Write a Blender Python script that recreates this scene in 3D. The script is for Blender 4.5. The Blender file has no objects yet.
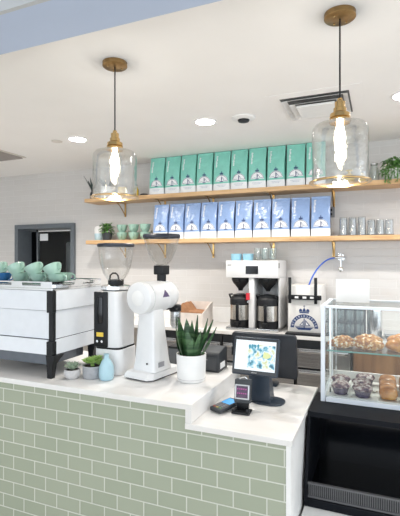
import bpy, bmesh, math, random
from math import sin, cos, pi, radians
from mathutils import Vector, Matrix

# ------------------------------------------------------------------ camera, world, exposure
S = bpy.context.scene
C = S.collection
F_PX, YAW, CAM_Z = 430.0, radians(22.7), 1.72
cam_data = bpy.data.cameras.new('camera')
cam = bpy.data.objects.new('camera', cam_data); C.objects.link(cam)
cam_data.sensor_fit = 'HORIZONTAL'; cam_data.sensor_width = 36.0
cam_data.lens = F_PX / 400.0 * 36.0
cam_data.clip_start = 0.05
cam.location = (0, 0, CAM_Z); cam.rotation_euler = (radians(90), 0, YAW)
S.camera = cam

W = bpy.data.worlds.new('world'); S.world = W; W.use_nodes = True
bg = W.node_tree.nodes['Background']
bg.inputs['Color'].default_value = (0.86, 0.93, 1.0, 1)
bg.inputs['Strength'].default_value = 1.25
S.view_settings.view_transform = 'Standard'; S.view_settings.look = 'None'
S.view_settings.gamma = 1.0; S.view_settings.use_curve_mapping = False
S.view_settings.exposure = 0.57
S.cycles.use_denoising = True
S.cycles.max_bounces = 10; S.cycles.transparent_max_bounces = 24
S.cycles.caustics_reflective = False; S.cycles.caustics_refractive = False
S.cycles.sample_clamp_indirect = 6.0

def add_light(name, kind, loc, energy, color=(1, 1, 1), size=0.1, rot=(0, 0, 0), sy=None, spot=None):
    d = bpy.data.lights.new(name, kind); d.energy = energy; d.color = color
    if kind == 'AREA':
        d.size = size
        if sy: d.shape = 'RECTANGLE'; d.size_y = sy
    else:
        d.shadow_soft_size = size
    if spot: d.spot_size = radians(spot); d.spot_blend = 0.7
    o = bpy.data.objects.new(name, d); C.objects.link(o); o.location = loc; o.rotation_euler = rot
    return o
# daylight through the shop front behind the customer
add_light('shop_front_daylight', 'AREA', (-1.2, -2.6, 1.6), 30, (0.84, 0.92, 1.0), 6.5, (radians(90), 0, 0), 2.4)
DOWNLIGHTS = [(-2.76, 3.46), (-1.39, 3.44), (0.17, 3.44)]
for x, y in DOWNLIGHTS + [(1.6, 3.44), (-4.1, 1.9), (-4.1, 3.0)]:  # the listed extras are unseen, added to brighten the room
    add_light('downlight_beam', 'SPOT', (x, y, 2.88), 74, (1.0, 0.95, 0.89), 0.06, (0, 0, 0), None, 140)

# ------------------------------------------------------------------ materials
MATS = {}
def new_mat(name):
    m = bpy.data.materials.new(name); m.use_nodes = True
    MATS[name] = m
    return m, m.node_tree, m.node_tree.nodes['Principled BSDF']
def mat(name, col, rough=0.5, metal=0.0, var=0.06, scale=18.0, bump=0.0, emit=None, coat=0.0, spec=None, dark=False):
    if name in MATS: return MATS[name]
    m, t, p = new_mat(name)
    tc = t.nodes.new('ShaderNodeTexCoord'); nz = t.nodes.new('ShaderNodeTexNoise')
    nz.inputs['Scale'].default_value = scale; nz.inputs['Detail'].default_value = 4
    t.links.new(tc.outputs['Object'], nz.inputs['Vector'])
    rp = t.nodes.new('ShaderNodeValToRGB')
    rp.color_ramp.elements[0].position = 0.3; rp.color_ramp.elements[1].position = 0.7
    a = [max(0, c * (1 - var)) for c in col]; b = [min(1, c * (1 + var)) for c in col]
    rp.color_ramp.elements[0].color = (*a, 1); rp.color_ramp.elements[1].color = (*b, 1)
    t.links.new(nz.outputs['Fac'], rp.inputs['Fac'])
    if dark: p.inputs['Base Color'].default_value = (0.01, 0.01, 0.012, 1)     # a lit screen: black when off
    else: t.links.new(rp.outputs['Color'], p.inputs['Base Color'])
    p.inputs['Roughness'].default_value = rough; p.inputs['Metallic'].default_value = metal
    if spec is not None: p.inputs['Specular IOR Level'].default_value = spec
    if coat: p.inputs['Coat Weight'].default_value = coat; p.inputs['Coat Roughness'].default_value = 0.08
    if bump:
        b_ = t.nodes.new('ShaderNodeBump'); b_.inputs['Strength'].default_value = bump; b_.inputs['Distance'].default_value = 0.004
        t.links.new(nz.outputs['Fac'], b_.inputs['Height']); t.links.new(b_.outputs['Normal'], p.inputs['Normal'])
    if emit:
        t.links.new(rp.outputs['Color'], p.inputs['Emission Color']); p.inputs['Emission Strength'].default_value = emit
    return m
def ramp_mat(name, stops, rough, scale, detail=5, bump=0.0, metal=0.0, coat=0.0, stretch=(1, 1, 1), distort=0.0):
    m, t, p = new_mat(name)
    tc = t.nodes.new('ShaderNodeTexCoord'); mp = t.nodes.new('ShaderNodeMapping'); nz = t.nodes.new('ShaderNodeTexNoise')
    mp.inputs['Scale'].default_value = stretch
    nz.inputs['Scale'].default_value = scale; nz.inputs['Detail'].default_value = detail; nz.inputs['Distortion'].default_value = distort
    t.links.new(tc.outputs['Object'], mp.inputs['Vector']); t.links.new(mp.outputs['Vector'], nz.inputs['Vector'])
    rp = t.nodes.new('ShaderNodeValToRGB'); e = rp.color_ramp.elements
    while len(e) < len(stops): e.new(0.5)
    for i, (ps, c) in enumerate(stops): e[i].position = ps; e[i].color = (*c, 1)
    t.links.new(nz.outputs['Fac'], rp.inputs['Fac']); t.links.new(rp.outputs['Color'], p.inputs['Base Color'])
    p.inputs['Roughness'].default_value = rough; p.inputs['Metallic'].default_value = metal
    if coat: p.inputs['Coat Weight'].default_value = coat
    if bump:
        b_ = t.nodes.new('ShaderNodeBump'); b_.inputs['Strength'].default_value = bump; b_.inputs['Distance'].default_value = 0.006
        t.links.new(nz.outputs['Fac'], b_.inputs['Height']); t.links.new(b_.outputs['Normal'], p.inputs['Normal'])
    return m
def thin_glass(name, tint=(0.97, 0.99, 0.985), edge=0.35, base=0.05, rough=0.02, streak=0.0):
    m, t, p = new_mat(name); t.nodes.remove(p)
    out = t.nodes['Material Output']
    tr = t.nodes.new('ShaderNodeBsdfTransparent'); tr.inputs['Color'].default_value = (*tint, 1)
    gl = t.nodes.new('ShaderNodeBsdfGlossy'); gl.inputs['Roughness'].default_value = rough
    lw = t.nodes.new('ShaderNodeLayerWeight'); lw.inputs['Blend'].default_value = 0.25
    mr = t.nodes.new('ShaderNodeMapRange'); mr.inputs['To Min'].default_value = base; mr.inputs['To Max'].default_value = edge + base
    t.links.new(lw.outputs['Facing'], mr.inputs['Value'])
    fac = mr.outputs['Result']
    if streak:
        tc = t.nodes.new('ShaderNodeTexCoord'); nz = t.nodes.new('ShaderNodeTexNoise'); nz.inputs['Scale'].default_value = 26
        t.links.new(tc.outputs['Object'], nz.inputs['Vector'])
        bp = t.nodes.new('ShaderNodeBump'); bp.inputs['Strength'].default_value = streak; bp.inputs['Distance'].default_value = 0.01
        t.links.new(nz.outputs['Fac'], bp.inputs['Height']); t.links.new(bp.outputs['Normal'], gl.inputs['Normal'])
    mx = t.nodes.new('ShaderNodeMixShader')
    t.links.new(fac, mx.inputs['Fac']); t.links.new(tr.outputs[0], mx.inputs[1]); t.links.new(gl.outputs[0], mx.inputs[2])
    t.links.new(mx.outputs[0], out.inputs['Surface'])
    return m
def brick_mat(name, ca, cb, grout, w, h, x0, z0, mortar, rough, tilt=0.03, offset=0.5, spec=0.5, bumpd=0.002):
    """tiles laid in the XZ plane, each tile a hair out of true"""
    m, t, p = new_mat(name)
    tc = t.nodes.new('ShaderNodeTexCoord'); sp = t.nodes.new('ShaderNodeSeparateXYZ'); cb_ = t.nodes.new('ShaderNodeCombineXYZ')
    t.links.new(tc.outputs['Object'], sp.inputs[0])
    ax = t.nodes.new('ShaderNodeMath'); ax.operation = 'ADD'; ax.inputs[1].default_value = -x0 + w * 200
    az = t.nodes.new('ShaderNodeMath'); az.operation = 'ADD'; az.inputs[1].default_value = -z0
    t.links.new(sp.outputs['X'], ax.inputs[0]); t.links.new(sp.outputs['Z'], az.inputs[0])
    t.links.new(ax.outputs[0], cb_.inputs['X']); t.links.new(az.outputs[0], cb_.inputs['Y'])
    bk = t.nodes.new('ShaderNodeTexBrick'); bk.offset = offset; bk.offset_frequency = 2; bk.squash = 1
    bk.inputs['Scale'].default_value = 1; bk.inputs['Brick Width'].default_value = w; bk.inputs['Row Height'].default_value = h
    bk.inputs['Mortar Size'].default_value = mortar; bk.inputs['Mortar Smooth'].default_value = 0.2; bk.inputs['Bias'].default_value = 0
    bk.inputs['Color1'].default_value = (0, 0, 0, 1); bk.inputs['Color2'].default_value = (1, 1, 1, 1); bk.inputs['Mortar'].default_value = (0.5, 0.5, 0.5, 1)
    t.links.new(cb_.outputs[0], bk.inputs['Vector'])
    mc = t.nodes.new('ShaderNodeMix'); mc.data_type = 'RGBA'
    mc.inputs['A'].default_value = (*ca, 1); mc.inputs['B'].default_value = (*cb, 1)
    t.links.new(bk.outputs['Color'], mc.inputs['Factor'])
    mg = t.nodes.new('ShaderNodeMix'); mg.data_type = 'RGBA'; mg.inputs['B'].default_value = (*grout, 1)
    t.links.new(bk.outputs['Fac'], mg.inputs['Factor']); t.links.new(mc.outputs['Result'], mg.inputs['A'])
    t.links.new(mg.outputs['Result'], p.inputs['Base Color'])
    rr = t.nodes.new('ShaderNodeMapRange'); rr.inputs['To Min'].default_value = rough; rr.inputs['To Max'].default_value = 0.8
    t.links.new(bk.outputs['Fac'], rr.inputs['Value']); t.links.new(rr.outputs['Result'], p.inputs['Roughness'])
    p.inputs['Specular IOR Level'].default_value = spec
    wn = t.nodes.new('ShaderNodeTexWhiteNoise'); wn.noise_dimensions = '3D'; t.links.new(bk.outputs['Color'], wn.inputs['Vector'])
    vs = t.nodes.new('ShaderNodeVectorMath'); vs.operation = 'SUBTRACT'; vs.inputs[1].default_value = (0.5, 0.5, 0.5)
    vm = t.nodes.new('ShaderNodeVectorMath'); vm.operation = 'SCALE'; vm.inputs['Scale'].default_value = tilt
    t.links.new(wn.outputs['Color'], vs.inputs[0]); t.links.new(vs.outputs[0], vm.inputs[0])
    bp = t.nodes.new('ShaderNodeBump'); bp.invert = True; bp.inputs['Strength'].default_value = 0.5; bp.inputs['Distance'].default_value = bumpd
    nz = t.nodes.new('ShaderNodeTexNoise'); nz.inputs['Scale'].default_value = 14; t.links.new(tc.outputs['Object'], nz.inputs['Vector'])
    sm = t.nodes.new('ShaderNodeMath'); sm.operation = 'MULTIPLY_ADD'; sm.inputs[1].default_value = 0.25
    t.links.new(nz.outputs['Fac'], sm.inputs[0]); t.links.new(bk.outputs['Fac'], sm.inputs[2]); t.links.new(sm.outputs[0], bp.inputs['Height'])
    va = t.nodes.new('ShaderNodeVectorMath'); va.operation = 'ADD'; vn = t.nodes.new('ShaderNodeVectorMath'); vn.operation = 'NORMALIZE'
    t.links.new(bp.outputs['Normal'], va.inputs[0]); t.links.new(vm.outputs[0], va.inputs[1]); t.links.new(va.outputs[0], vn.inputs[0])
    t.links.new(vn.outputs[0], p.inputs['Normal'])
    return m
def bag_mat(name, col):
    m, t, p = new_mat(name)
    tc = t.nodes.new('ShaderNodeTexCoord'); sp = t.nodes.new('ShaderNodeSeparateXYZ'); t.links.new(tc.outputs['Object'], sp.inputs[0])
    gt = t.nodes.new('ShaderNodeMath'); gt.operation = 'GREATER_THAN'; gt.inputs[1].default_value = 0.078
    t.links.new(sp.outputs['Z'], gt.inputs[0])
    nz = t.nodes.new('ShaderNodeTexNoise'); nz.inputs['Scale'].default_value = 11; nz.inputs['Detail'].default_value = 3
    t.links.new(tc.outputs['Object'], nz.inputs['Vector'])
    mc = t.nodes.new('ShaderNodeMix'); mc.data_type = 'RGBA'
    mc.inputs['A'].default_value = (*[c * 0.85 for c in col], 1); mc.inputs['B'].default_value = (*[min(1, c * 1.15) for c in col], 1)
    t.links.new(nz.outputs['Fac'], mc.inputs['Factor'])
    mx = t.nodes.new('ShaderNodeMix'); mx.data_type = 'RGBA'; mx.inputs['A'].default_value = (0.86, 0.88, 0.9, 1)
    t.links.new(gt.outputs[0], mx.inputs['Factor']); t.links.new(mc.outputs['Result'], mx.inputs['B'])
    t.links.new(mx.outputs['Result'], p.inputs['Base Color']); p.inputs['Roughness'].default_value = 0.2
    bp = t.nodes.new('ShaderNodeBump'); bp.inputs['Strength'].default_value = 0.8; bp.inputs['Distance'].default_value = 0.02
    t.links.new(nz.outputs['Fac'], bp.inputs['Height']); t.links.new(bp.outputs['Normal'], p.inputs['Normal'])
    return m

WHITE = mat('white_enamel', (0.76, 0.765, 0.77), 0.28, var=0.02, coat=0.3)
MATTE_WHITE = mat('matt_white', (0.82, 0.82, 0.81), 0.55, var=0.02)
PANEL_WHITE = mat('machine_panel', (0.76, 0.79, 0.83), 0.3, var=0.02)
BLACK = mat('black_plastic', (0.010, 0.011, 0.013), 0.42, var=0.2, spec=0.3)
CABBLACK = mat('cabinet_black', (0.006, 0.007, 0.010), 0.5, var=0.2, spec=0.12)
GLOSS_BLACK = mat('gloss_black', (0.006, 0.007, 0.009), 0.12, var=0.2, scale=4)
NAVY = mat('navy_plastic', (0.022, 0.034, 0.052), 0.35, var=0.12)
CHARCOAL = mat('charcoal_plastic', (0.035, 0.04, 0.046), 0.5, var=0.1)
STEEL = ramp_mat('brushed_steel', [(0.35, (0.50, 0.51, 0.52)), (0.65, (0.66, 0.67, 0.68))], 0.24, 8, 3, metal=1.0, stretch=(0.4, 0.4, 14))
CHROME = mat('chrome', (0.8, 0.81, 0.82), 0.08, 1.0, 0.02)
BRASS = mat('brass', (0.60, 0.40, 0.17), 0.24, 1.0, 0.08, 30)
DARKBRASS = mat('aged_brass', (0.36, 0.23, 0.10), 0.34, 1.0, 0.15, 30)
GLASS = thin_glass('clear_glass', edge=0.5, base=0.04)
PENDANT_GLASS = thin_glass('pendant_glass', (0.985, 0.985, 0.975), edge=0.75, base=0.07, rough=0.05, streak=0.22)
HOPPER_GLASS = thin_glass('hopper_plastic', (0.985, 0.985, 0.98), edge=0.36, base=0.03, rough=0.06)
SMOKE = thin_glass('smoked_plastic', (0.42, 0.44, 0.46), edge=0.4, base=0.08, rough=0.1)
SHELF_GLASS = thin_glass('green_glass', (0.94, 0.975, 0.965), edge=0.35, base=0.06)
STONE = ramp_mat('quartz_worktop', [(0.3, (0.73, 0.70, 0.665)), (0.5, (0.785, 0.775, 0.76)), (0.7, (0.82, 0.815, 0.81))], 0.28, 2.4, 6, stretch=(0.6, 1.4, 1), distort=0.8)
PLASTER = mat('ceiling_paint', (0.875, 0.86, 0.845), 0.9, var=0.012, scale=3)
BEAM_DAYLIGHT = mat('beam_daylight_tint', (0.44, 0.52, 0.68), 0.85, var=0.012, scale=3)  # blue sky reflection put into the base colour of the beam
GREYPAINT = mat('beam_side_paint', (0.46, 0.48, 0.50), 0.85, var=0.012, scale=3)
OAK = ramp_mat('oak', [(0.3, (0.50, 0.29, 0.13)), (0.5, (0.66, 0.42, 0.21)), (0.72, (0.74, 0.50, 0.28))], 0.45, 5, 6, bump=0.05, stretch=(0.6, 9, 9), distort=0.8)
CEL = mat('celadon_glaze', (0.34, 0.53, 0.44), 0.2, var=0.05, coat=0.4)
BLUEGLAZE = mat('pale_blue_glaze', (0.40, 0.60, 0.68), 0.3, var=0.05)
TURQ = mat('turquoise_glaze', (0.28, 0.52, 0.64), 0.25, var=0.05)
CONCRETE = mat('grey_pot_clay', (0.36, 0.37, 0.39), 0.75, var=0.1, scale=40, bump=0.2)
PALECLAY = mat('pale_pot_clay', (0.55, 0.54, 0.54), 0.8, var=0.1, scale=40, bump=0.2)
SOIL = mat('potting_soil', (0.05, 0.035, 0.025), 0.95, var=0.4, scale=80, bump=0.8)
SNAKE = ramp_mat('snake_leaf', [(0.42, (0.018, 0.06, 0.022)), (0.60, (0.07, 0.15, 0.06))], 0.4, 7, 3, stretch=(1.2, 1.2, 9))
SNAKE_EDGE = mat('snake_leaf_edge', (0.25, 0.33, 0.10), 0.5)
SUCC = mat('succulent_green', (0.30, 0.47, 0.13), 0.45, var=0.25, scale=30)
SUCC_GREY = mat('succulent_grey_green', (0.38, 0.48, 0.36), 0.5, var=0.2, scale=40)
LEAF = mat('leaf_green', (0.11, 0.27, 0.06), 0.5, var=0.4, scale=25)
DARKLEAF = mat('dark_leaf', (0.015, 0.03, 0.025), 0.5, var=0.3, scale=25)
YELLOW = mat('yellow', (0.78, 0.55, 0.06), 0.4)
BLUE = mat('blue_hose', (0.02, 0.10, 0.50), 0.35)
INK = mat('navy_ink', (0.025, 0.055, 0.17), 0.5)
PAPER = mat('white_print', (0.85, 0.86, 0.87), 0.45, var=0.02)
PALEINK = mat('pale_print', (0.78, 0.86, 0.90), 0.4, var=0.05)
PURPLE = mat('purple_print', (0.10, 0.07, 0.16), 0.4)
RED = mat('red_tag', (0.62, 0.03, 0.05), 0.4)
TEALBAG = bag_mat('teal_foil', (0.25, 0.63, 0.53))
BLUEBAG = bag_mat('blue_foil', (0.29, 0.42, 0.69))
BULB = mat('lit_filament_bulb', (1.0, 0.86, 0.68), 0.3, var=0.0, emit=26)
LAMP = mat('lit_diffuser', (1.0, 0.96, 0.9), 0.3, var=0.0, emit=24)
SCREEN = mat('lit_screen', (0.86, 0.93, 1.0), 0.2, var=0.03, emit=0.8, dark=True)
SCREEN_BLUE = mat('lit_blue_screen', (0.10, 0.42, 0.85), 0.2, var=0.2, emit=0.8, dark=True)
SCREEN_DARK = mat('dim_screen', (0.05, 0.012, 0.05), 0.1, var=0.4, scale=60)
PASTRY = ramp_mat('sugared_pastry', [(0.40, (0.30, 0.10, 0.025)), (0.54, (0.62, 0.32, 0.10)), (0.61, (0.80, 0.66, 0.48)), (0.68, (0.86, 0.83, 0.80))], 0.6, 55, 4, bump=0.7)
GLAZED = ramp_mat('glazed_pastry', [(0.35, (0.42, 0.14, 0.03)), (0.55, (0.72, 0.32, 0.06)), (0.75, (0.80, 0.48, 0.16))], 0.3, 13, 4, bump=0.3, coat=0.4)
BROWNPASTRY = ramp_mat('dark_baked_crust', [(0.35, (0.30, 0.095, 0.02)), (0.55, (0.58, 0.24, 0.06)), (0.75, (0.75, 0.45, 0.18))], 0.35, 12, 4, bump=0.3, coat=0.3)
MUFFIN = ramp_mat('berry_muffin', [(0.36, (0.045, 0.025, 0.07)), (0.47, (0.22, 0.13, 0.15)), (0.55, (0.55, 0.47, 0.46)), (0.68, (0.84, 0.82, 0.83))], 0.7, 38, 4, bump=0.8)
MUFFIN_CUP = mat('muffin_case', (0.10, 0.08, 0.13), 0.6, var=0.4, scale=60)
KRAFT = mat('kraft_brown', (0.40, 0.20, 0.10), 0.8, var=0.15)
BEIGE = mat('pale_birch', (0.74, 0.68, 0.63), 0.6, var=0.08)
WOOD = ramp_mat('cabinet_wood', [(0.35, (0.15, 0.07, 0.03)), (0.65, (0.28, 0.15, 0.07))], 0.5, 4, 5, stretch=(4, 4, 0.5))
LOUVRE = mat('louvre_grey', (0.30, 0.27, 0.25), 0.6)
VENTDARK = mat('vent_dark', (0.13, 0.13, 0.13), 0.7)
FRAMEGREY = mat('frame_grey', (0.13, 0.15, 0.17), 0.5, var=0.05)
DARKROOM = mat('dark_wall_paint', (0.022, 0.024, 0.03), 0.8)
CASEWHITE = mat('case_frame_white', (0.74, 0.79, 0.85), 0.32, var=0.02)
FLOORMAT = ramp_mat('pale_warm_floor', [(0.3, (0.48, 0.43, 0.37)), (0.7, (0.57, 0.52, 0.45))], 0.4, 1.5, 6)
GREENTILE = brick_mat('green_wall_tile', (0.345, 0.385, 0.295), (0.375, 0.41, 0.32), (0.60, 0.62, 0.55), 0.170, 0.083, -0.502, -0.102, 0.0035, 0.16, 0.02)
WHITETILE = brick_mat('white_wall_tile', (0.635, 0.615, 0.595), (0.655, 0.638, 0.62), (0.66, 0.645, 0.63), 0.305, 0.079, 0.0, 0.0, 0.0028, 0.07, 0.02)

# ------------------------------------------------------------------ mesh helpers
def props(o, label=None, cat=None, group=None, kind=None):
    if label: o['label'] = label
    if cat: o['category'] = cat
    if group: o['group'] = group
    if kind: o['kind'] = kind
    return o
def thing(name, label, cat, loc=(0, 0, 0), rz=0.0, group=None):
    o = bpy.data.objects.new(name, None); C.objects.link(o); o.empty_display_size = 0.05
    o.location = loc; o.rotation_euler = (0, 0, rz)
    return props(o, label, cat, group)
class MB:
    def __init__(s): s.bm = bmesh.new()
    def _xf(s, verts, m):
        if m is not None: bmesh.ops.transform(s.bm, matrix=m, verts=verts)
    def box(s, x0, x1, y0, y1, z0, z1, bev=0.0, m=None, seg=2):
        vs = [s.bm.verts.new((x, y, z)) for x in (x0, x1) for y in (y0, y1) for z in (z0, z1)]
        fs = [s.bm.faces.new([vs[i] for i in q]) for q in ((0, 1, 3, 2), (4, 6, 7, 5), (0, 4, 5, 1), (2, 3, 7, 6), (0, 2, 6, 4), (1, 5, 7, 3))]
        s._xf(vs, m)
        if bev:
            ed = list({e for f in fs for e in f.edges})
            bmesh.ops.bevel(s.bm, geom=ed, offset=bev, segments=seg, affect='EDGES', profile=0.5)
        return s
    def lathe(s, prof, c=(0, 0, 0), seg=32, m=None, close=False, arc=2 * pi, sx=1, sy=1):
        full = abs(arc - 2 * pi) < 1e-6; n = seg if full else seg + 1
        rings = []
        for r, z in prof:
            if r < 1e-6: rings.append([s.bm.verts.new((c[0], c[1], c[2] + z))])
            else: rings.append([s.bm.verts.new((c[0] + sx * r * cos(arc * i / seg), c[1] + sy * r * sin(arc * i / seg), c[2] + z)) for i in range(n)])
        if close: rings.append(rings[0])
        for a, b in zip(rings, rings[1:]):
            k = seg
            for i in range(k):
                j = (i + 1) % n if full else i + 1
                if len(a) == 1 and len(b) == 1: continue
                if len(a) == 1: s.bm.faces.new((a[0], b[j], b[i]))
                elif len(b) == 1: s.bm.faces.new((a[i], a[j], b[0]))
                else: s.bm.faces.new((a[i], a[j], b[j], b[i]))
        vs = {v for r in rings for v in r}
        s._xf(list(vs), m)
        return s
    def cyl(s, r, z0, z1, c=(0, 0, 0), seg=32, m=None, bev=0.0):
        b = min(bev, r * 0.5)
        pr = [(0, z0), (r, z0), (r, z1), (0, z1)] if not b else [(0, z0), (r - b, z0), (r, z0 + b), (r, z1 - b), (r - b, z1), (0, z1)]
        return s.lathe(pr, c, seg, m)
    def tube(s, pts, r, seg=10, cap=True, radii=None, closed=False):
        pts = [Vector(p) for p in pts]; n = len(pts); rings = []
        up = Vector((0, 0, 1)); prev = None
        for i, p in enumerate(pts):
            if closed: d = pts[(i + 1) % n] - pts[i - 1]
            else: d = pts[min(i + 1, n - 1)] - pts[max(i - 1, 0)]
            d.normalize()
            if prev is None:
                a = d.cross(up)
                if a.length < 0.1: a = d.cross(Vector((1, 0, 0)))
            else: a = prev - d * prev.dot(d)
            a.normalize(); prev = a; b = d.cross(a)
            rr = radii[i] if radii else r
            rings.append([s.bm.verts.new(p + a * rr * cos(2 * pi * k / seg) + b * rr * sin(2 * pi * k / seg)) for k in range(seg)])
        pairs = list(zip(rings, rings[1:])) + ([(rings[-1], rings[0])] if closed else [])
        for a, b in pairs:
            for k in range(seg):
                l = (k + 1) % seg; s.bm.faces.new((a[k], a[l], b[l], b[k]))
        if cap and not closed: s.bm.faces.new(rings[0][::-1]); s.bm.faces.new(rings[-1])
        return s
    def prism(s, poly, axis, a0, a1, m=None, bev=0.0):
        """poly: 2D points; axis x:(y,z) y:(x,z) z:(x,y)"""
        def P(u, v, w): return {'x': (w, u, v), 'y': (u, w, v), 'z': (u, v, w)}[axis]
        A = [s.bm.verts.new(P(u, v, a0)) for u, v in poly]; B = [s.bm.verts.new(P(u, v, a1)) for u, v in poly]
        fs = [s.bm.faces.new(A), s.bm.faces.new(B[::-1])]
        n = len(poly)
        for i in range(n): fs.append(s.bm.faces.new((A[i], B[i], B[(i + 1) % n], A[(i + 1) % n])))
        s._xf(A + B, m)
        if bev:
            ed = list({e for f in fs for e in f.edges})
            bmesh.ops.bevel(s.bm, geom=ed, offset=bev, segments=2, affect='EDGES', profile=0.5)
        return s
    def loft(s, rings, cap=True):
        R = [[s.bm.verts.new(p) for p in r] for r in rings]; n = len(R[0])
        for a, b in zip(R, R[1:]):
            for i in range(n): s.bm.faces.new((a[i], a[(i + 1) % n], b[(i + 1) % n], b[i]))
        if cap: s.bm.faces.new(R[0][::-1]); s.bm.faces.new(R[-1])
        return s
    def face(s, pts): s.bm.faces.new([s.bm.verts.new(p) for p in pts]); return s
    def ball(s, c, r, sz=1.0, seg=16, m=None):
        k = 8; pr = [(r * sin(pi * i / k), -r * sz * cos(pi * i / k)) for i in range(k + 1)]
        pr[0] = (0, -r * sz); pr[-1] = (0, r * sz)
        return s.lathe(pr, c, seg, m)
    def leaf(s, base, direc, length, width, bend=0.3, fold=0.25, n=6, thick=0.002, tipp=0.0, prof=None, twist=0.0):
        """a pointed blade with real thickness, arching towards the ground"""
        base = Vector(base); d = Vector(direc).normalized(); up = Vector((0, 0, 1))
        side = d.cross(up)
        if side.length < 0.05: side = Vector((1, 0, 0))
        side.normalize(); side = Matrix.Rotation(twist, 3, d) @ side
        p = base.copy(); rows = []
        for i in range(n + 1):
            t = i / n
            w = width * (prof(t) if prof else (sin(pi * min(1, 0.12 + 0.88 * t)) ** 0.7 if t < 1 else tipp))
            nrm = side.cross(d).normalized()
            c0 = p + nrm * (-fold * w * 0.5)
            rows.append((p - side * w / 2, c0, p + side * w / 2, nrm.copy()))
            p = p + d * (length / n)
            d = (d + Vector((0, 0, -bend / n))).normalized()
        V = []
        for a, c_, b, nr in rows:
            V.append([s.bm.verts.new(q) for q in (a, c_ + nr * thick, b, c_ - nr * thick)])
        for A, B in zip(V, V[1:]):
            for k in range(4): s.bm.faces.new((A[k], A[(k + 1) % 4], B[(k + 1) % 4], B[k]))
        s.bm.faces.new(V[0][::-1]); s.bm.faces.new(V[-1])
        return s
    def build(s, name, material, parent=None, smooth=40, loc=None, label=None):
        bmesh.ops.remove_doubles(s.bm, verts=s.bm.verts[:], dist=1e-6)
        bmesh.ops.recalc_face_normals(s.bm, faces=s.bm.faces[:])
        me = bpy.data.meshes.new(name); s.bm.to_mesh(me); s.bm.free()
        if smooth:
            for f in me.polygons: f.use_smooth = True
            try: me.set_sharp_from_angle(angle=radians(smooth))
            except Exception: pass
        me.materials.append(material)
        o = bpy.data.objects.new(name, me); C.objects.link(o)
        if parent is not None: o.parent = parent
        if loc: o.location = loc
        if label: o['label'] = label
        return o
def struct(name, mb, material, smooth=0, label=None):
    return props(mb.build(name, material, smooth=smooth), label, None, None, 'structure')
def copy_tree(o, parent=None):
    c = o.copy(); C.objects.link(c); c.parent = parent
    for ch in list(o.children): copy_tree(ch, c)
    return c
def RX(a): return Matrix.Rotation(a, 4, 'X')
def RY(a): return Matrix.Rotation(a, 4, 'Y')
def RZ(a): return Matrix.Rotation(a, 4, 'Z')
def T(x, y, z): return Matrix.Translation((x, y, z))

# ------------------------------------------------------------------ the room
WALL_Y, CEIL = 4.69, 2.9
WX0, WX1, WZ0, WZ1 = -4.775, -3.825, 1.15, 2.14      # pass-through window
struct('floor', MB().box(-6.2, 3.2, -3.0, WALL_Y, -0.1, 0), FLOORMAT)
struct('ceiling', MB().box(-6.2, 3.2, -3.0, 4.9, CEIL, 3.0), PLASTER)
w = MB()
w.box(-6.2, WX0, WALL_Y, 4.9, 0, CEIL).box(WX1, 3.2, WALL_Y, 4.9, 0, CEIL)
w.box(WX0, WX1, WALL_Y, 4.9, 0, WZ0).box(WX0, WX1, WALL_Y, 4.9, WZ1, CEIL)
struct('wall_back', w, WHITETILE)
struct('wall_left', MB().box(-6.3, -6.2, -3.0, 4.9, 0, CEIL), MATTE_WHITE)
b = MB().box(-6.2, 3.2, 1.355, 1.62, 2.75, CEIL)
struct('trim_1', b, BEAM_DAYLIGHT, label='dropped ceiling beam with daylight blue in its colour')
struct('trim_2', MB().box(-6.2, 3.2, 1.335, 1.355, 2.75, CEIL), GREYPAINT, label='grey front board of the ceiling beam')
# window frame and the dark kitchen behind it
win = thing('window_1', None, None); win['kind'] = 'structure'
fr = MB(); ft = 0.05
fr.box(WX0 - ft, WX0 + 0.01, 4.655, 4.92, WZ0 - ft, WZ1 + ft).box(WX1 - 0.01, WX1 + ft, 4.655, 4.92, WZ0 - ft, WZ1 + ft)
fr.box(WX0 + 0.01, WX1 - 0.01, 4.655, 4.92, WZ1 - 0.01, WZ1 + ft).box(WX0 + 0.01, WX1 - 0.01, 4.655, 4.92, WZ0 - ft, WZ0 + 0.01)
fr.build('window_frame', FRAMEGREY, win)
MB().box(WX0 + 0.16, WX0 + 0.19, 4.86, 4.89, WZ0 + 0.01, WZ1 - 0.01).box(WX0 + 0.01, WX1 - 0.01, 4.86, 4.89, WZ1 - 0.04, WZ1 - 0.01).build('glazing_bar', CHROME, win)
MB().box(WX0 + 0.19, WX1 - 0.01, 4.872, 4.877, WZ0 + 0.01, WZ1 - 0.04).build('pane', thin_glass('window_glass', edge=0.06, base=0.01), win)
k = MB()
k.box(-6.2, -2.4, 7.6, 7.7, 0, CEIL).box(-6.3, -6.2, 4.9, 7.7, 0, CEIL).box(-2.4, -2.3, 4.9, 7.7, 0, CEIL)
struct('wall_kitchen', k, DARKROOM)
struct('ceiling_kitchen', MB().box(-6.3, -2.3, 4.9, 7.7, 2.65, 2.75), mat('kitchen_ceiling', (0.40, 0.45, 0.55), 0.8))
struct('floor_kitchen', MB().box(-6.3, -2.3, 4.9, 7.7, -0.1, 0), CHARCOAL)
add_light('kitchen_fill', 'AREA', (-4.3, 6.4, 2.6), 2.5, (0.85, 0.92, 1), 0.9)  # unseen light added to keep the closed room dimly lit
props(MB().box(-4.545, -4.40, 4.855, 4.862, 1.97, 2.07).box(-4.535, -4.41, 4.852, 4.855, 2.03, 2.035).build('notice_card', PAPER),
      'small white notice taped to the glass of the dark kitchen window', 'notice')
d = thing('hanging_apron', 'pale rounded panel seen inside the dark kitchen through the window', 'panel', (-5.02, 6.2, 0))
MB().box(-0.17, 0.17, -0.03, 0.03, 0.0, 2.0, 0.025).build('panel_board', MATTE_WHITE, d)
d.name = 'kitchen_panel'

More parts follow.
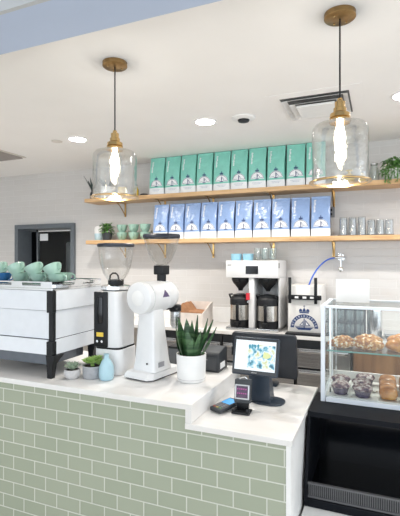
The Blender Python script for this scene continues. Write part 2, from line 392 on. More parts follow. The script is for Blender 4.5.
# ------------------------------------------------------------------ serving counter
HZ, LZ = 0.97, 0.87
TY = 2.035
cb = thing('tiled_counter_base', 'pale green brick-tiled front of the serving counter with white corner trim', 'counter', (0, 0, 0))
MB().box(-5.2, -0.925, TY, 2.06, 0, HZ - 0.031).box(-0.925, -0.409, TY, 2.06, 0, LZ - 0.031).build('tiled_panel', GREENTILE, cb, smooth=0)
MB().box(-5.2, -0.926, 2.0605, 2.80, 0, HZ - 0.031).box(-0.9255, -0.4095, 2.0605, 2.86, 0, LZ - 0.031).build('cabinet_body', mat('cabinet_grey', (0.35, 0.35, 0.36), 0.5), cb, smooth=0)
MB().box(-0.409, -0.387, TY - 0.004, 2.86, 0, LZ - 0.031).build('end_panel', MATTE_WHITE, cb, smooth=0)
hc = MB()
hc.box(-5.2, -0.885, 2.008, 2.85, HZ - 0.03, HZ, 0.003).box(-0.925, -0.889, 2.012, 2.85, LZ + 0.0005, HZ - 0.0305, 0.002)
props(hc.build('high_worktop', STONE, smooth=0), 'raised pale stone worktop carrying the coffee machine and grinders', 'worktop')
props(MB().box(-0.925, -0.375, 2.008, 2.91, LZ - 0.03, LZ, 0.003).build('low_worktop', STONE, smooth=0),
      'lower pale stone worktop step carrying the till and card readers', 'worktop')
props(MB().box(-0.374, 1.5, 1.9, 3.3, 0.34, 0.396, 0.004).box(-0.374, 1.5, 2.0, 3.2, 0.0, 0.34).build('fridge_plinth', MATTE_WHITE, smooth=0),
      'low white plinth under the black chilled cabinet beside the counter end', 'plinth')

# ------------------------------------------------------------------ black open chilled cabinet
BX0, BX1 = -0.372, 1.2
bk = thing('chilled_cabinet', 'black open chilled cabinet with perforated front grille under the pastry case', 'fridge', (0, 0, 0.397))
zb = 0.397
MB().box(BX0, BX1, 2.83, 3.14, 0, 0.465).build('back_panel', GLOSS_BLACK, bk, smooth=0)
side = [(2.335, 0.0), (2.335, 0.11), (2.46, 0.455), (2.46, 0.465), (2.83, 0.465), (2.83, 0.0)]
MB().prism(side, 'x', BX0, BX0 + 0.015).build('side_panel', CABBLACK, bk, smooth=0)
MB().prism(side, 'x', BX1 - 0.015, BX1).build('side_panel', CABBLACK, bk, smooth=0)
MB().box(BX0 + 0.015, BX1 - 0.015, 2.455, 2.83, 0.45, 0.465).box(BX0 + 0.015, BX1 - 0.015, 2.455, 2.475, 0.437, 0.45).build('canopy', CABBLACK, bk, smooth=0)
MB().box(BX0 + 0.015, BX1 - 0.015, 2.36, 2.83, 0.0, 0.05).build('deck', GLOSS_BLACK, bk, smooth=0)
g = MB(); g.box(BX0 + 0.016, BX1 - 0.016, 2.343, 2.358, 0.045, 0.055).box(BX0 + 0.016, BX1 - 0.016, 2.343, 2.358, 0.115, 0.125)
x = BX0 + 0.02
while x < 0.75:
    g.box(x, x + 0.0055, 2.345, 2.352, 0.055, 0.115); x += 0.0105
g.build('grille', mat('grille_grey', (0.10, 0.10, 0.105), 0.5), bk, smooth=0)
MB().box(BX0 + 0.015, BX1 - 0.015, 2.332, 2.36, 0.0, 0.044, 0.004).build('kick_board', CABBLACK, bk, smooth=0)
MB().box(BX0 + 0.015, BX1 - 0.015, 2.352, 2.36, 0.052, 0.118).build('grille_backing', BLACK, bk, smooth=0)

# ------------------------------------------------------------------ pastry case
PX0, PX1, PY0, PY1, PZ0, PZ1 = -0.327, 0.75, 2.655, 3.14, 0.8635, 1.437
pc = thing('pastry_case', 'white-framed glass pastry case standing at the right of the till', 'display case', (0, 0, PZ0))
h = PZ1 - PZ0
f_ = MB()
for x in (PX0, PX1 - 0.028):
    for y in (PY0, PY1 - 0.028): f_.box(x + (0.004 if x > 0 else 0), x + (0.028 if x > 0 else 0.024), y, y + 0.028, 0.0, h, 0.002)
for z0, z1 in ((0.0, 0.028), (h - 0.016, h)):
    f_.box(PX0 + 0.028, PX1 - 0.028, PY0, PY0 + 0.028, z0, z1, 0.002).box(PX0 + 0.028, PX1 - 0.028, PY1 - 0.028, PY1, z0, z1, 0.002)
    f_.box(PX0, PX0 + 0.028, PY0 + 0.028, PY1 - 0.028, z0, z1, 0.002).box(PX1 - 0.028, PX1, PY0 + 0.028, PY1 - 0.028, z0, z1, 0.002)
f_.build('case_frame', CASEWHITE, pc, smooth=0)
MB().box(PX0 + 0.028, PX1 - 0.028, PY0 + 0.028, PY1 - 0.028, 0.008, 0.031).build('deck', MATTE_WHITE, pc, smooth=0)
MB().box(PX0 + 0.03, PX1 - 0.03, PY1 - 0.05, PY1 - 0.036, 0.0315, 0.085).build('deck_upstand', MATTE_WHITE, pc, smooth=0)
MB().box(PX0 + 0.029, PX1 - 0.029, PY0 + 0.05, PY1 - 0.03, 0.293, 0.301).build('glass_shelf', SHELF_GLASS, pc, smooth=0)
MB().box(PX0 + 0.029, PX1 - 0.029, PY0 + 0.045, PY0 + 0.05, 0.293, 0.301).build('shelf_edge', mat('glass_edge', (0.16, 0.34, 0.31), 0.15), pc, smooth=0, label='green polished edge of the glass shelf')
MB().box(PX0 + 0.029, PX1 - 0.029, PY0 + 0.010, PY0 + 0.014, 0.029, h - 0.023).build('front_glass', GLASS, pc, smooth=0)
MB().box(PX0 + 0.010, PX0 + 0.014, PY0 + 0.029, PY1 - 0.029, 0.029, h - 0.023).build('side_glass', GLASS, pc, smooth=0)
MB().box(PX0 + 0.029, PX1 - 0.029, PY0 + 0.029, PY1 - 0.029, h - 0.008, h - 0.003).build('top_glass', GLASS, pc, smooth=0)
for yy in (PY0 + 0.055, PY1 - 0.06): MB().box(PX0 + 0.045, PX0 + 0.055, yy, yy + 0.01, 0.0315, h - 0.023).build('shelf_upright', CHROME, pc, smooth=0)
props(MB().box(-0.262, -0.06, 2.90, 2.905, PZ1 + 0.0005, PZ1 + 0.148).prism([(2.905, PZ1 + 0.0005), (2.96, PZ1 + 0.0005), (2.905, PZ1 + 0.09)], 'x', -0.18, -0.14).build('blank_card', mat('blank_card_stock', (0.9, 0.9, 0.89), 0.6, var=0.01), smooth=0),
      'blank white card standing on top of the glass pastry case', 'card')

# pastries
def croissant(name, loc, rz, label, material, L=0.17, R=0.042, seed=1, bend=0.25, cat='croissant', group=None):
    rnd = random.Random(seed); n = 26; pts = []; rad = []
    for i in range(n + 1):
        t = i / n * 2 - 1
        ridge = 0.82 + 0.18 * abs(sin(3.5 * pi * (i / n) + 0.4))
        pts.append((t * L / 2, -bend * L * (t * t) * 0.5, R * 0.80)); rad.append(max(0.006, R * (1 - abs(t) ** 2.4 * 0.72) * ridge))
    m = MB().tube(pts, R, 18, True, rad)
    for v in m.bm.verts:
        v.co.z = max(0.0, v.co.z * 0.92); v.co += Vector((rnd.uniform(-1, 1), rnd.uniform(-1, 1), 0)) * 0.0012
    o = m.build(name, material, smooth=80); o.location = loc; o.rotation_euler = (0, 0, rz)
    return props(o, label, cat, group)
SZ = PZ0 + 0.302
croissant('croissant', (-0.222, 2.80, SZ), 0.1, 'sugar-dusted almond croissant at the left end of the glass shelf', PASTRY, 0.15, 0.036, 1)
croissant('croissant', (-0.062, 2.79, SZ), -0.1, 'large sugar-dusted almond croissant in the middle of the glass shelf', PASTRY, 0.17, 0.046, 2)
croissant('croissant', (-0.072, 2.94, SZ), 0.25, 'sugar-dusted almond croissant at the back of the glass shelf', PASTRY, 0.17, 0.044, 5)
croissant('croissant', (-0.215, 2.95, SZ), -0.2, 'sugar-dusted almond croissant in the back left corner of the glass shelf', PASTRY, 0.12, 0.032, 6)
croissant('glazed_croissant', (0.122, 2.80, SZ), 0.12, 'golden glazed croissant at the right end of the glass shelf', GLAZED, 0.18, 0.052, 3)
croissant('glazed_croissant', (0.13, 2.96, SZ), -0.2, 'golden glazed croissant behind another at the right of the shelf', GLAZED, 0.17, 0.05, 4)
def muffin_tree():
    r = thing('muffin', '', 'muffin', (0, 0, 0), 0, 'berry muffins on the case deck')
    m = MB(); n = 40; prof = [(0.030, 0), (0.040, 0.045)]
    rings = [[(rr * (1 + 0.04 * (k % 2)) * cos(2 * pi * k / n), rr * (1 + 0.04 * (k % 2)) * sin(2 * pi * k / n), z) for k in range(n)] for rr, z in prof]
    m.loft(rings); m.build('paper_case', MUFFIN_CUP, r)
    rnd = random.Random(4); t = MB()
    t.lathe([(0.040, 0.0455), (0.047, 0.052), (0.048, 0.060), (0.042, 0.072), (0.028, 0.080), (0, 0.084)], (0, 0, 0), 26)
    for v in t.bm.verts: v.co += Vector((rnd.uniform(-1, 1), rnd.uniform(-1, 1), rnd.uniform(-1, 1) if v.co.z > 0.05 else 0)) * 0.0022
    t.build('muffin_top', MUFFIN, r, smooth=80)
    return r
mf = muffin_tree(); DZ = PZ0 + 0.0318
for i, (x, y, lab) in enumerate([(-0.222, 2.755, 'sugar-dusted berry muffin at the front left of the lower deck'), (-0.232, 2.90, 'sugar-dusted berry muffin directly behind the front left muffin'),
        (-0.095, 2.738, 'sugar-dusted berry muffin at the front, second from the left'), (-0.105, 2.868, 'sugar-dusted berry muffin in the middle of the second column'),
        (-0.088, 2.995, 'sugar-dusted berry muffin at the back of the second column')]):
    o = mf if i == 0 else copy_tree(mf); o.location = (x, y, DZ); o.scale = (1.22, 1.22, 0.86); o.rotation_euler.z = i * 1.3; o['label'] = lab
for i, (x, y, z, rz) in enumerate([(0.045, 2.75, 0, 0.05), (0.158, 2.755, 0, -0.05), (0.045, 2.87, 0, 0.03), (0.158, 2.875, 0, 0), (0.045, 2.99, 0, -0.05), (0.16, 2.995, 0, 0.03)]):
    n = 14
    rings = []
    for j in range(n + 1):
        t = j / n * 2 - 1; s = (1 - abs(t) ** 5 * 0.35) * (0.95 + 0.05 * cos(j * 2.2))
        rings.append([(0.045 * s * (abs(cos(a)) ** 0.6 * (1 if cos(a) > 0 else -1)), t * 0.05, 0.03 + 0.03 * s * (abs(sin(a)) ** 0.7 * (1 if sin(a) > 0 else -1))) for a in [2 * pi * k / 18 for k in range(18)]])
    o = MB().loft(rings).build('glazed_bun', BROWNPASTRY, smooth=80); o.location = (x, y, DZ + 0.0005); o.rotation_euler.z = rz; o.scale = (1.12, 1.12, 1.25)
    props(o, ['dark glazed bun at the front of the left row beside the muffins', 'dark glazed bun at the front of the right row', 'dark glazed bun in the middle of the left row',
              'dark glazed bun in the middle of the right row', 'dark glazed bun at the back of the left row', 'dark glazed bun at the back of the right row'][i], 'bun', 'dark glazed buns on the case deck')

# ------------------------------------------------------------------ back counter
BZ, BY = 0.982, 4.12
bc = MB().box(-5.2, 2.2, BY, WALL_Y - 0.002, BZ - 0.035, BZ, 0.003)
props(bc.build('back_worktop', STONE, smooth=0), 'long pale stone worktop along the back wall carrying the brewer', 'worktop')
props(MB().box(-2.9, -0.1, WALL_Y - 0.026, WALL_Y - 0.002, BZ + 0.0005, BZ + 0.17, 0.002).build('splashback', MATTE_WHITE, smooth=0), 'white upstand along the wall behind the brewer', 'splashback')
def under_fridge(x0, x1, label):
    u = thing('undercounter_fridge', label, 'fridge', (x0, BY, 0.0), 0, 'steel fridges under the back worktop')
    W_ = x1 - x0
    MB().box(0, W_, 0.06, 0.55, 0.10, BZ - 0.0355).build('body', CHARCOAL, u, smooth=0)
    MB().box(0.0, W_, 0.09, 0.5, 0.0, 0.0995).build('plinth', BLACK, u, smooth=0)
    for z0, z1 in ((0.115, 0.43), (0.45, 0.66), (0.68, 0.86)):
        dr = MB().box(0.01, W_ - 0.01, 0.025, 0.0595, z0, z1, 0.004).build('drawer', STEEL, u, smooth=0)
        MB().box(0.03, W_ - 0.03, 0.0, 0.025, z1 - 0.035, z1 - 0.015, 0.004).build('handle', CHROME, dr, smooth=0)
under_fridge(-2.3, -1.5, 'steel undercounter drawer fridge behind the grinders')
under_fridge(-1.49, -0.75, 'steel undercounter drawer fridge beneath the twin brewer')
under_fridge(-0.74, -0.24, 'steel undercounter drawer fridge between the till and the pastry case')
cab = thing('wooden_cupboard', 'brown wooden cupboard under the back worktop seen through the pastry case', 'cupboard', (-0.23, BY, 0.0))
MB().box(0, 1.6, 0.06, 0.55, 0.0, BZ - 0.0355).build('body', WOOD, cab, smooth=0)
for i in range(3):
    dd = MB().box(0.01 + i * 0.53, 0.53 + i * 0.53, 0.035, 0.0595, 0.10, 0.88, 0.003).build('door', WOOD, cab, smooth=0)
    MB().box(0.46 + i * 0.53, 0.475 + i * 0.53, 0.015, 0.035, 0.62, 0.78, 0.003).build('handle', STEEL, dd, smooth=0)

# ------------------------------------------------------------------ oak shelves with brass brackets
for nm, z, lab in (('wall_shelf', 2.412, 'upper oak wall shelf holding the row of teal coffee bags'), ('wall_shelf', 1.892, 'lower oak wall shelf holding the row of blue coffee bags')):
    x0 = -3.40 if z > 2 else -3.38
    props(MB().box(x0, 1.6, 4.39, WALL_Y - 0.001, z, z + 0.046, 0.003).build(nm, OAK, smooth=0), lab, 'shelf')
def bracket():
    m = MB()
    m.box(-0.012, 0.012, 4.43, WALL_Y - 0.002, -0.006, -0.0005).box(-0.012, 0.012, WALL_Y - 0.008, WALL_Y - 0.002, -0.17, -0.006)
    m.tube([(0, 4.50, -0.006), (0, 4.57, -0.05), (0, 4.63, -0.10), (0, WALL_Y - 0.008, -0.155)], 0.006, 8)
    return m.build('shelf_bracket', BRASS, smooth=50)
br0 = bracket(); first = True
for z, row in ((2.412, 'upper'), (1.892, 'lower')):
    names = ['left end', 'second position from the left', 'third position from the left', 'fourth position from the left', 'position nearest the tumblers', 'right-hand end']
    for i, x in enumerate((-2.99, -2.42, -1.79, -1.08, -0.444, 0.45)):
        o = br0 if first else br0.copy()
        if not first: C.objects.link(o)
        first = False; o.location = (x, 0, z)
        props(o, 'brass bracket under the %s shelf at its %s' % (row, names[i]), 'bracket', 'brass shelf brackets')

# ------------------------------------------------------------------ coffee bags
def bag_half(x, z, Wd, H, D):
    t = z / H
    d = D / 2 * (1 - 0.93 * max(0, (t - 0.35) / 0.65) ** 1.5)
    u = abs(x) / (Wd / 2)
    return d * (1 - 0.22 * u ** 3)
def fan(c, r, a0, a1, n=14): return [(c[0] + r * cos(a0 + (a1 - a0) * i / n), c[1] + r * sin(a0 + (a1 - a0) * i / n)) for i in range(n + 1)]
def emblem_polys():
    """crest: crown over a white half-disc with a mast and sails, in unit width"""
    navy, white = [], []
    def stroke(p, q, w):
        dx, dz = q[0] - p[0], q[1] - p[1]; L = math.hypot(dx, dz) or 1; nx, nz = -dz / L * w / 2, dx / L * w / 2
        navy.append([(p[0] + nx, p[1] + nz), (q[0] + nx, q[1] + nz), (q[0] - nx, q[1] - nz), (p[0] - nx, p[1] - nz)])
    for i in range(16):
        xa, xb = -0.54 + 1.08 * i / 16, -0.54 + 1.08 * (i + 1) / 16
        za, zb2 = math.sqrt(max(0, 0.2916 - xa * xa)), math.sqrt(max(0, 0.2916 - xb * xb))
        for q in range(2):
            white.append([(xa, za * q / 2), (xb, zb2 * q / 2), (xb, zb2 * (q + 1) / 2 + 1e-4), (xa, za * (q + 1) / 2 + 1e-4)])
    for a in (0.12, 0.8, 1.2, 1.9, 2.35, pi - 0.12):
        pass
    arc = fan((0, 0), 0.50, 0.12, pi - 0.12, 12)
    for p, q in zip(arc, arc[1:]): stroke(p, q, 0.03)
    stroke((0, 0.0), (0, 0.40), 0.05); stroke((-0.46, 0.06), (-0.12, 0.10), 0.025); stroke((0.46, 0.06), (0.12, 0.10), 0.025)
    navy.append([(-0.17, 0.02), (0.17, 0.02), (0.10, -0.05), (-0.10, -0.05)])
    stroke((0.05, 0.10), (0.05, 0.34), 0.025); stroke((0.05, 0.34), (0.22, 0.12), 0.025)
    # crown
    navy.append([(-0.12, 0.54), (0.12, 0.54), (0.12, 0.58), (-0.12, 0.58)])
    for x in (-0.10, 0.0, 0.10): navy.append([(x - 0.05, 0.60), (x + 0.05, 0.60), (x + 0.035, 0.70 + (0.05 if x == 0 else 0)), (x - 0.035, 0.70 + (0.05 if x == 0 else 0))])
    stroke((0, 0.74), (0, 0.84), 0.03); stroke((-0.04, 0.80), (0.04, 0.80), 0.03)
    return navy, white
def print_polys(polys, sc, cx, cz, yf, off):
    m = MB()
    for p in polys: m.face([(cx + a * sc, yf(cx + a * sc, cz + b_ * sc) - off, cz + b_ * sc) for a, b_ in p])
    return m
NAVYP, WHITEP = emblem_polys()
def coffee_bag(name, H, material, group):
    Wd, D = 0.190, 0.12; r = thing(name, '', 'coffee bag', (0, 0, 0), 0, group)
    rings = []; xs = [-1, -0.93, -0.8, -0.6, -0.4, -0.2, 0, 0.2, 0.4, 0.6, 0.8, 0.93, 1]
    for j in range(15):
        z = H * 0.955 * j / 14; ww = Wd * (1 - 0.05 * sin(pi * j / 14) - 0.02 * (j / 14)) / 2
        rings.append([(u * ww, -bag_half(u * ww, z, Wd, H, D), z) for u in xs] + [(u * ww, bag_half(u * ww, z, Wd, H, D), z) for u in xs[::-1]])
    MB().loft(rings).build('bag_body', material, r, smooth=60)
    dt = bag_half(0, H * 0.955, Wd, H, D)
    MB().box(-Wd / 2 * 0.985, Wd / 2 * 0.985, -dt - 0.003, dt, H * 0.9555, H, 0.002).build('folded_top', material, r, smooth=30)
    yf = lambda x, z: -bag_half(x, z, Wd, H, D)
    e = print_polys(WHITEP, 0.135, 0.004, 0.098, yf, 0.0022).build('emblem', PAPER, r, smooth=0)
    print_polys(NAVYP, 0.135, 0.004, 0.098, yf, 0.0034).build('emblem_line', INK, e, smooth=0)
    m = MB(); rnd = random.Random(3)
    # vertical lettering strokes near the top left corner, and the two small text lines at the foot
    for i in range(9):
        z = H * 0.60 + i * 0.0145; x0 = -0.066 + rnd.uniform(-0.003, 0.003); x1 = x0 + rnd.uniform(0.012, 0.02)
        m.face([(x0, yf(x0, z) - 0.0012, z), (x1, yf(x1, z) - 0.0012, z), (x1, yf(x1, z + 0.010) - 0.0012, z + 0.010), (x0, yf(x0, z + 0.010) - 0.0012, z + 0.010)])
    m.build('side_lettering', PAPER, r, smooth=0, label='vertical white lettering')
    m = MB()
    for z, w_ in ((0.055, 0.05), (0.042, 0.035)):
        x = -w_
        while x < w_:
            l = rnd.uniform(0.006, 0.014); m.face([(x, yf(x, z) - 0.0014, z), (x + l, yf(x + l, z) - 0.0014, z), (x + l, yf(x + l, z) - 0.0014, z + 0.006), (x, yf(x, z) - 0.0014, z + 0.006)]); x += l + 0.005
    m.build('foot_lettering', mat('grey_ink', (0.45, 0.5, 0.58), 0.6), r, smooth=0)
    return r
ORD = ['leftmost', 'second', 'third', 'fourth', 'fifth', 'sixth', 'seventh', 'eighth', 'ninth', 'rightmost']
rnd = random.Random(11)
for cname, col, H, mtl, x0, z, row in (('coffee_bag', 'teal', 0.437, TEALBAG, -2.41, 2.4585, 'upper'), ('coffee_bag', 'blue', 0.405, BLUEBAG, -2.358, 1.9385, 'lower')):
    proto = coffee_bag(cname, H, mtl, '%s coffee bags on the %s shelf' % (col, row))
    for i in range(10):
        o = proto if i == 0 else copy_tree(proto)
        xx = x0 + i * 0.2013 + (0 if col == 'teal' else -0.004 * i / 9)
        o.location = (xx, 4.49 + rnd.uniform(-0.006, 0.006), z); o.rotation_euler.z = rnd.uniform(-0.035, 0.035)
        o['label'] = ('%s and white foil coffee bag, %s of the ten on the %s shelf' if i in (0, 9) else '%s and white foil coffee bag, %s from the left on the %s shelf') % (col, ORD[i], row)

# ------------------------------------------------------------------ cups
def cup_mesh(R=0.05, H=0.062):
    m = MB(); t = 0.0035
    out = [(0, 0.001), (R * 0.52, 0.0), (R * 0.54, 0.005), (R * 0.70, H * 0.22), (R * 0.90, H * 0.55), (R, H)]
    inn = [(R - t, H), (R * 0.90 - t, H * 0.57), (R * 0.66 - t, H * 0.27), (R * 0.4, H * 0.14), (0, H * 0.13)]
    m.lathe(out + inn, (0, 0, 0), 30)
    return m
def handle_mesh(R, H):
    pts = [(R * 0.90 + 0.026 * sin(a), 0, H * 0.56 + 0.021 * cos(a)) for a in [pi * i / 10 for i in range(11)]]
    pts = [(R * 0.93, 0, H * 0.56 + 0.021)] + pts[1:-1] + [(R * 0.78, 0, H * 0.56 - 0.021)]
    return MB().tube(pts, 0.005, 8)
def make_cup(name, material, R, H, group, cat='cup'):
    r = thing(name, '', cat, (0, 0, 0), 0, group)
    cup_mesh(R, H).build('bowl', material, r, smooth=60); handle_mesh(R, H).build('handle', material, r, smooth=60)
    return r
cupA = make_cup('coffee_cup', CEL, 0.060, 0.066, 'green cups stacked on the coffee machine')
ET = 1.547   # top of the machine's cup tray
colx = [-2.42, -2.262, -2.105, -1.95]
pos = ['at picture left edge', 'second from the left', 'third from the left', 'nearest tray right end']
n0 = 0
for i, x in enumerate(colx):
    for lvl in (0, 1):
        if (i, lvl) == (0, 0): continue      # the blue cup stands here
        o = cupA if n0 == 0 else copy_tree(cupA); n0 += 1
        a = random.Random(n0).uniform(-0.15, 0.15)
        if lvl == 0: o.location = (x, 2.235, ET + 0.0045); o.rotation_euler = (0, 0, -0.1 + a)
        else:
            o.location = (x + 0.004, 2.215, ET + 0.062); o.rotation_euler = (0.05, -0.50, -0.12 + a)
        o['label'] = ('pale green upright coffee cup on machine tray, %s' if lvl == 0 else 'pale green coffee cup tipped into a lower cup, %s') % pos[i]
for i, x in enumerate([-2.35, -2.19, -2.035]):
    o = copy_tree(cupA); o.location = (x, 2.40, ET + 0.0045); o.rotation_euler = (0, 0, 0.3 * i - 0.2)
    o['label'] = 'pale green coffee cup in the back row of the machine tray, %s gap' % ['behind the left', 'behind the middle', 'behind the right'][i]
o = make_cup('blue_cup', mat('deep_blue_glaze', (0.03, 0.17, 0.42), 0.25, coat=0.3), 0.060, 0.066, None)
props(o, 'dark blue coffee cup at the far left of the machine tray', 'cup'); o.location = (-2.425, 2.235, ET + 0.0045); o.rotation_euler.z = 0.2

# ------------------------------------------------------------------ espresso machine (back towards the customer)
EX1, EX0, EY0, EY1 = -1.895, -2.95, 2.12, 2.62
es = thing('espresso_machine', 'large white espresso machine with black legs at the left end of the counter', 'coffee machine', (0.028, -0.022, HZ))
z = lambda v: v - HZ
zs = [1.118, 1.21, 1.39, 1.515]
MB().box(EX0 + 0.03, EX1 - 0.03, EY0 + 0.06, EY1 - 0.03, z(1.13), z(1.51)).build('chassis', CHARCOAL, es, smooth=0)
def panel(y0, y1, za, zb): return [(y0, za), (y0 + 0.012, za), (y1 + 0.012, zb), (y1, zb)]
MB().prism(panel(EY0, EY0 + 0.004, z(zs[0]), z(zs[1] - 0.002)), 'x', EX0, EX1 - 0.04).build('lower_back_panel', PANEL_WHITE, es, smooth=0)
MB().prism(panel(EY0 + 0.022, EY0 + 0.014, z(zs[1] + 0.002), z(zs[2] - 0.002)), 'x', EX0, EX1 - 0.04).build('middle_back_panel', PANEL_WHITE, es, smooth=0)
MB().prism(panel(EY0 + 0.002, EY0 - 0.004, z(zs[2] + 0.002), z(zs[3])), 'x', EX0, EX1 - 0.04).build('upper_back_panel', PANEL_WHITE, es, smooth=0)
# right-hand side panels, the foot of each leaning outwards like the back
sx = EX1 - 0.014
def side_panel(za, zb, d0, d1, yb0, yb1):
    m = MB(); pts = []
    for x, dd in ((EX1 + d0, za), (EX1 + d1, zb)):
        pass
    a = [(EX1 + d0, EY0 + 0.03, za), (EX1 + d0, yb0, za), (EX1 + d1, yb1, zb), (EX1 + d1, EY0 + 0.03, zb)]
    b2 = [(p[0] - 0.012, p[1], p[2]) for p in a]
    m.loft([b2, a]); return m
side_panel(z(zs[0]), z(zs[1] - 0.002), 0.004, 0.0, 2.575, 2.585).build('lower_side_panel', PANEL_WHITE, es, smooth=0)
side_panel(z(zs[1] + 0.002), z(zs[2] - 0.002), -0.014, -0.008, 2.56, 2.60).build('middle_side_panel', PANEL_WHITE, es, smooth=0)
side_panel(z(zs[2] + 0.002), z(zs[3]), 0.0, 0.004, 2.60, 2.62).build('upper_side_panel', PANEL_WHITE, es, smooth=0)
MB().box(EX1 - 0.04, EX1 + 0.006, EY0 - 0.006, EY0 + 0.03, z(zs[2] - 0.01), z(zs[3]), 0.003).box(EX1 - 0.034, EX1 - 0.002, EY0 + 0.008, EY0 + 0.034, z(zs[1] - 0.01), z(zs[2] - 0.01)).box(EX1 - 0.042, EX1 + 0.006, EY0 - 0.006, EY0 + 0.032, z(zs[0] - 0.002), z(zs[1] - 0.01), 0.003).build('corner_post', BLACK, es, smooth=0)
def leg(x, y):
    m = MB(); t, b2 = 0.022, 0.016
    m.loft([[(x - b2 - 0.006, y - b2, 0.001), (x + b2 - 0.006, y - b2, 0.001), (x + b2 - 0.006, y + b2, 0.001), (x - b2 - 0.006, y + b2, 0.001)],
            [(x - t, y - t, z(1.06)), (x + t, y - t, z(1.06)), (x + t, y + t, z(1.06)), (x - t, y + t, z(1.06))],
            [(x - t - 0.006, y - t, z(1.1155)), (x + t + 0.02, y - t, z(1.1155)), (x + t + 0.02, y + t + 0.045, z(1.1155)), (x - t, y + t + 0.045, z(1.1155))]])
    return m
for x in (EX1 - 0.02, EX0 + 0.04):
    for y in (EY0 + 0.018, EY1 - 0.07): leg(x, y).build('leg', BLACK, es, smooth=30)
MB().box(EX0 + 0.02, EX1 - 0.012, EY0 + 0.04, EY1 - 0.02, z(1.1155), z(1.1295)).build('base_tray', BLACK, es, smooth=0)
MB().box(EX0 + 0.08, EX1 - 0.075, EY0 + 0.06, EY1 - 0.10, z(1.035), z(1.115), 0.006).build('drip_box', mat('dull_steel', (0.16, 0.18, 0.21), 0.35, 0.8), es, smooth=0)
MB().box(EX0 + 0.0, EX1 - 0.0, EY0, EY1, z(1.5155), z(1.531), 0.002).build('top_tray', CHROME, es, smooth=0)
r_ = MB()
def slotted(m, u0, u1, fn):
    """a pressed chrome fence with two long slots between uprights"""
    m.box(*fn(u0, u1), z(1.5315), z(1.546)); m.box(*fn(u0, u1), z(1.564), z(1.572))
    n = max(1, round((u1 - u0) / 0.26))
    for i in range(n + 1):
        u = u0 + (u1 - u0 - 0.09) * i / n
        m.box(*fn(u, u + 0.09), z(1.546), z(1.564))
slotted(r_, EX0, EX1 + 0.002, lambda a, b: (a, b, EY0 - 0.004, EY0 + 0.002))
slotted(r_, EY0 + 0.0025, EY1, lambda a, b: (EX1 - 0.004, EX1 + 0.002, a, b))
slotted(r_, EX0, EX1 - 0.0045, lambda a, b: (a, b, EY1 - 0.006, EY1))
r_.build('cup_rail', CHROME, es, smooth=40)
v_ = MB()
for y in (2.635, 2.655): v_.tube([(EX1 - 0.03, y, z(1.26)), (EX1 - 0.02, y, z(1.20)), (EX1 - 0.01, y, z(1.14))], 0.006, 8)
v_.box(EX1 - 0.06, EX1 - 0.005, 2.6205, 2.66, z(1.26), z(1.30), 0.005).build('steam_wand', BLACK, es, smooth=40)
m = MB()
MB().box(EX0 + 0.03, EX1 - 0.03, EY0 + 0.03, EY1 - 0.03, z(1.5312), z(1.5512), 0.003).build('cup_tray', STEEL, es, smooth=0)
for x in (-2.05, -2.3): m.tube([(x, 2.62, z(1.35)), (x, 2.70, z(1.34)), (x, 2.78, z(1.33))], 0.012, 10)
m.build('portafilter_handle', BLACK, es, smooth=60)

# ------------------------------------------------------------------ tall white and black grinder
g1 = thing('hopper_grinder', 'white grinder with black control panel and clear hopper beside the espresso machine', 'grinder', (-1.618, 2.42, HZ), 0.0)
def rrect(w2, d2, r, n=5):
    out = []
    for cx, cy, a0 in ((w2 - r, d2 - r, 0), (-w2 + r, d2 - r, pi / 2), (-w2 + r, -d2 + r, pi), (w2 - r, -d2 + r, 3 * pi / 2)):
        out += [(cx + r * cos(a0 + pi / 2 * i / n), cy + r * sin(a0 + pi / 2 * i / n)) for i in range(n + 1)]
    return out
MB().prism(rrect(0.104, 0.114, 0.055), 'z', 0.001, 0.165, bev=0.006).build('base', WHITE, g1, smooth=50)
MB().prism(rrect(0.097, 0.110, 0.045), 'z', 0.1655, 0.176).build('seam_ring', BLACK, g1, smooth=50)
MB().prism(rrect(0.094, 0.106, 0.04), 'z', 0.1765, 0.535, bev=0.004).build('body', WHITE, g1, smooth=50)
MB().box(-0.092, 0.012, -0.118, -0.104, 0.178, 0.533, 0.006).build('control_panel', BLACK, g1, smooth=40)
p_ = MB().box(-0.062, -0.020, -0.123, -0.1182, 0.33, 0.50, 0.004, seg=3).build('panel_window', GLOSS_BLACK, g1, smooth=40)
MB().box(-0.068, -0.016, -0.1205, -0.1182, 0.245, 0.272).build('warning_sticker', YELLOW, g1, smooth=0)
m = MB()
for x in (-0.06, -0.025): m.cyl(0.008, 0, 0.006, m=T(x, -0.1182, 0.215) @ RX(pi / 2), seg=16)
m.build('dial', CHROME, g1, smooth=40)
MB().lathe([(0, 0.5355), (0.085, 0.5355), (0.098, 0.545), (0.098, 0.565), (0.085, 0.572), (0, 0.572)], seg=36).build('collar', CHROME, g1, smooth=40)
MB().cyl(0.052, 0.5725, 0.608, bev=0.004).build('hopper_base', BLACK, g1)
kn = MB().tube([(-0.035, -0.02, 0.609), (-0.03, -0.02, 0.635), (-0.012, -0.02, 0.65), (0.012, -0.02, 0.65), (0.03, -0.02, 0.635), (0.035, -0.02, 0.609)], 0.006, 8)
kn.build('hopper_lever', BLACK, g1)
hp = [(0.046, 0.592), (0.058, 0.608), (0.082, 0.645), (0.099, 0.69), (0.111, 0.75), (0.115, 0.822)]
MB().lathe(hp + [(r - 0.003, z_ + (0.003 if z_ < 0.8 else 0)) for r, z_ in hp[::-1]], seg=44, close=True).build('hopper', HOPPER_GLASS, g1)
MB().lathe([(0, 0.8225), (0.118, 0.8225), (0.122, 0.827), (0.122, 0.840), (0.116, 0.846), (0, 0.846)], seg=44).build('lid', mat('lid_black', (0.012, 0.016, 0.028), 0.4), g1)

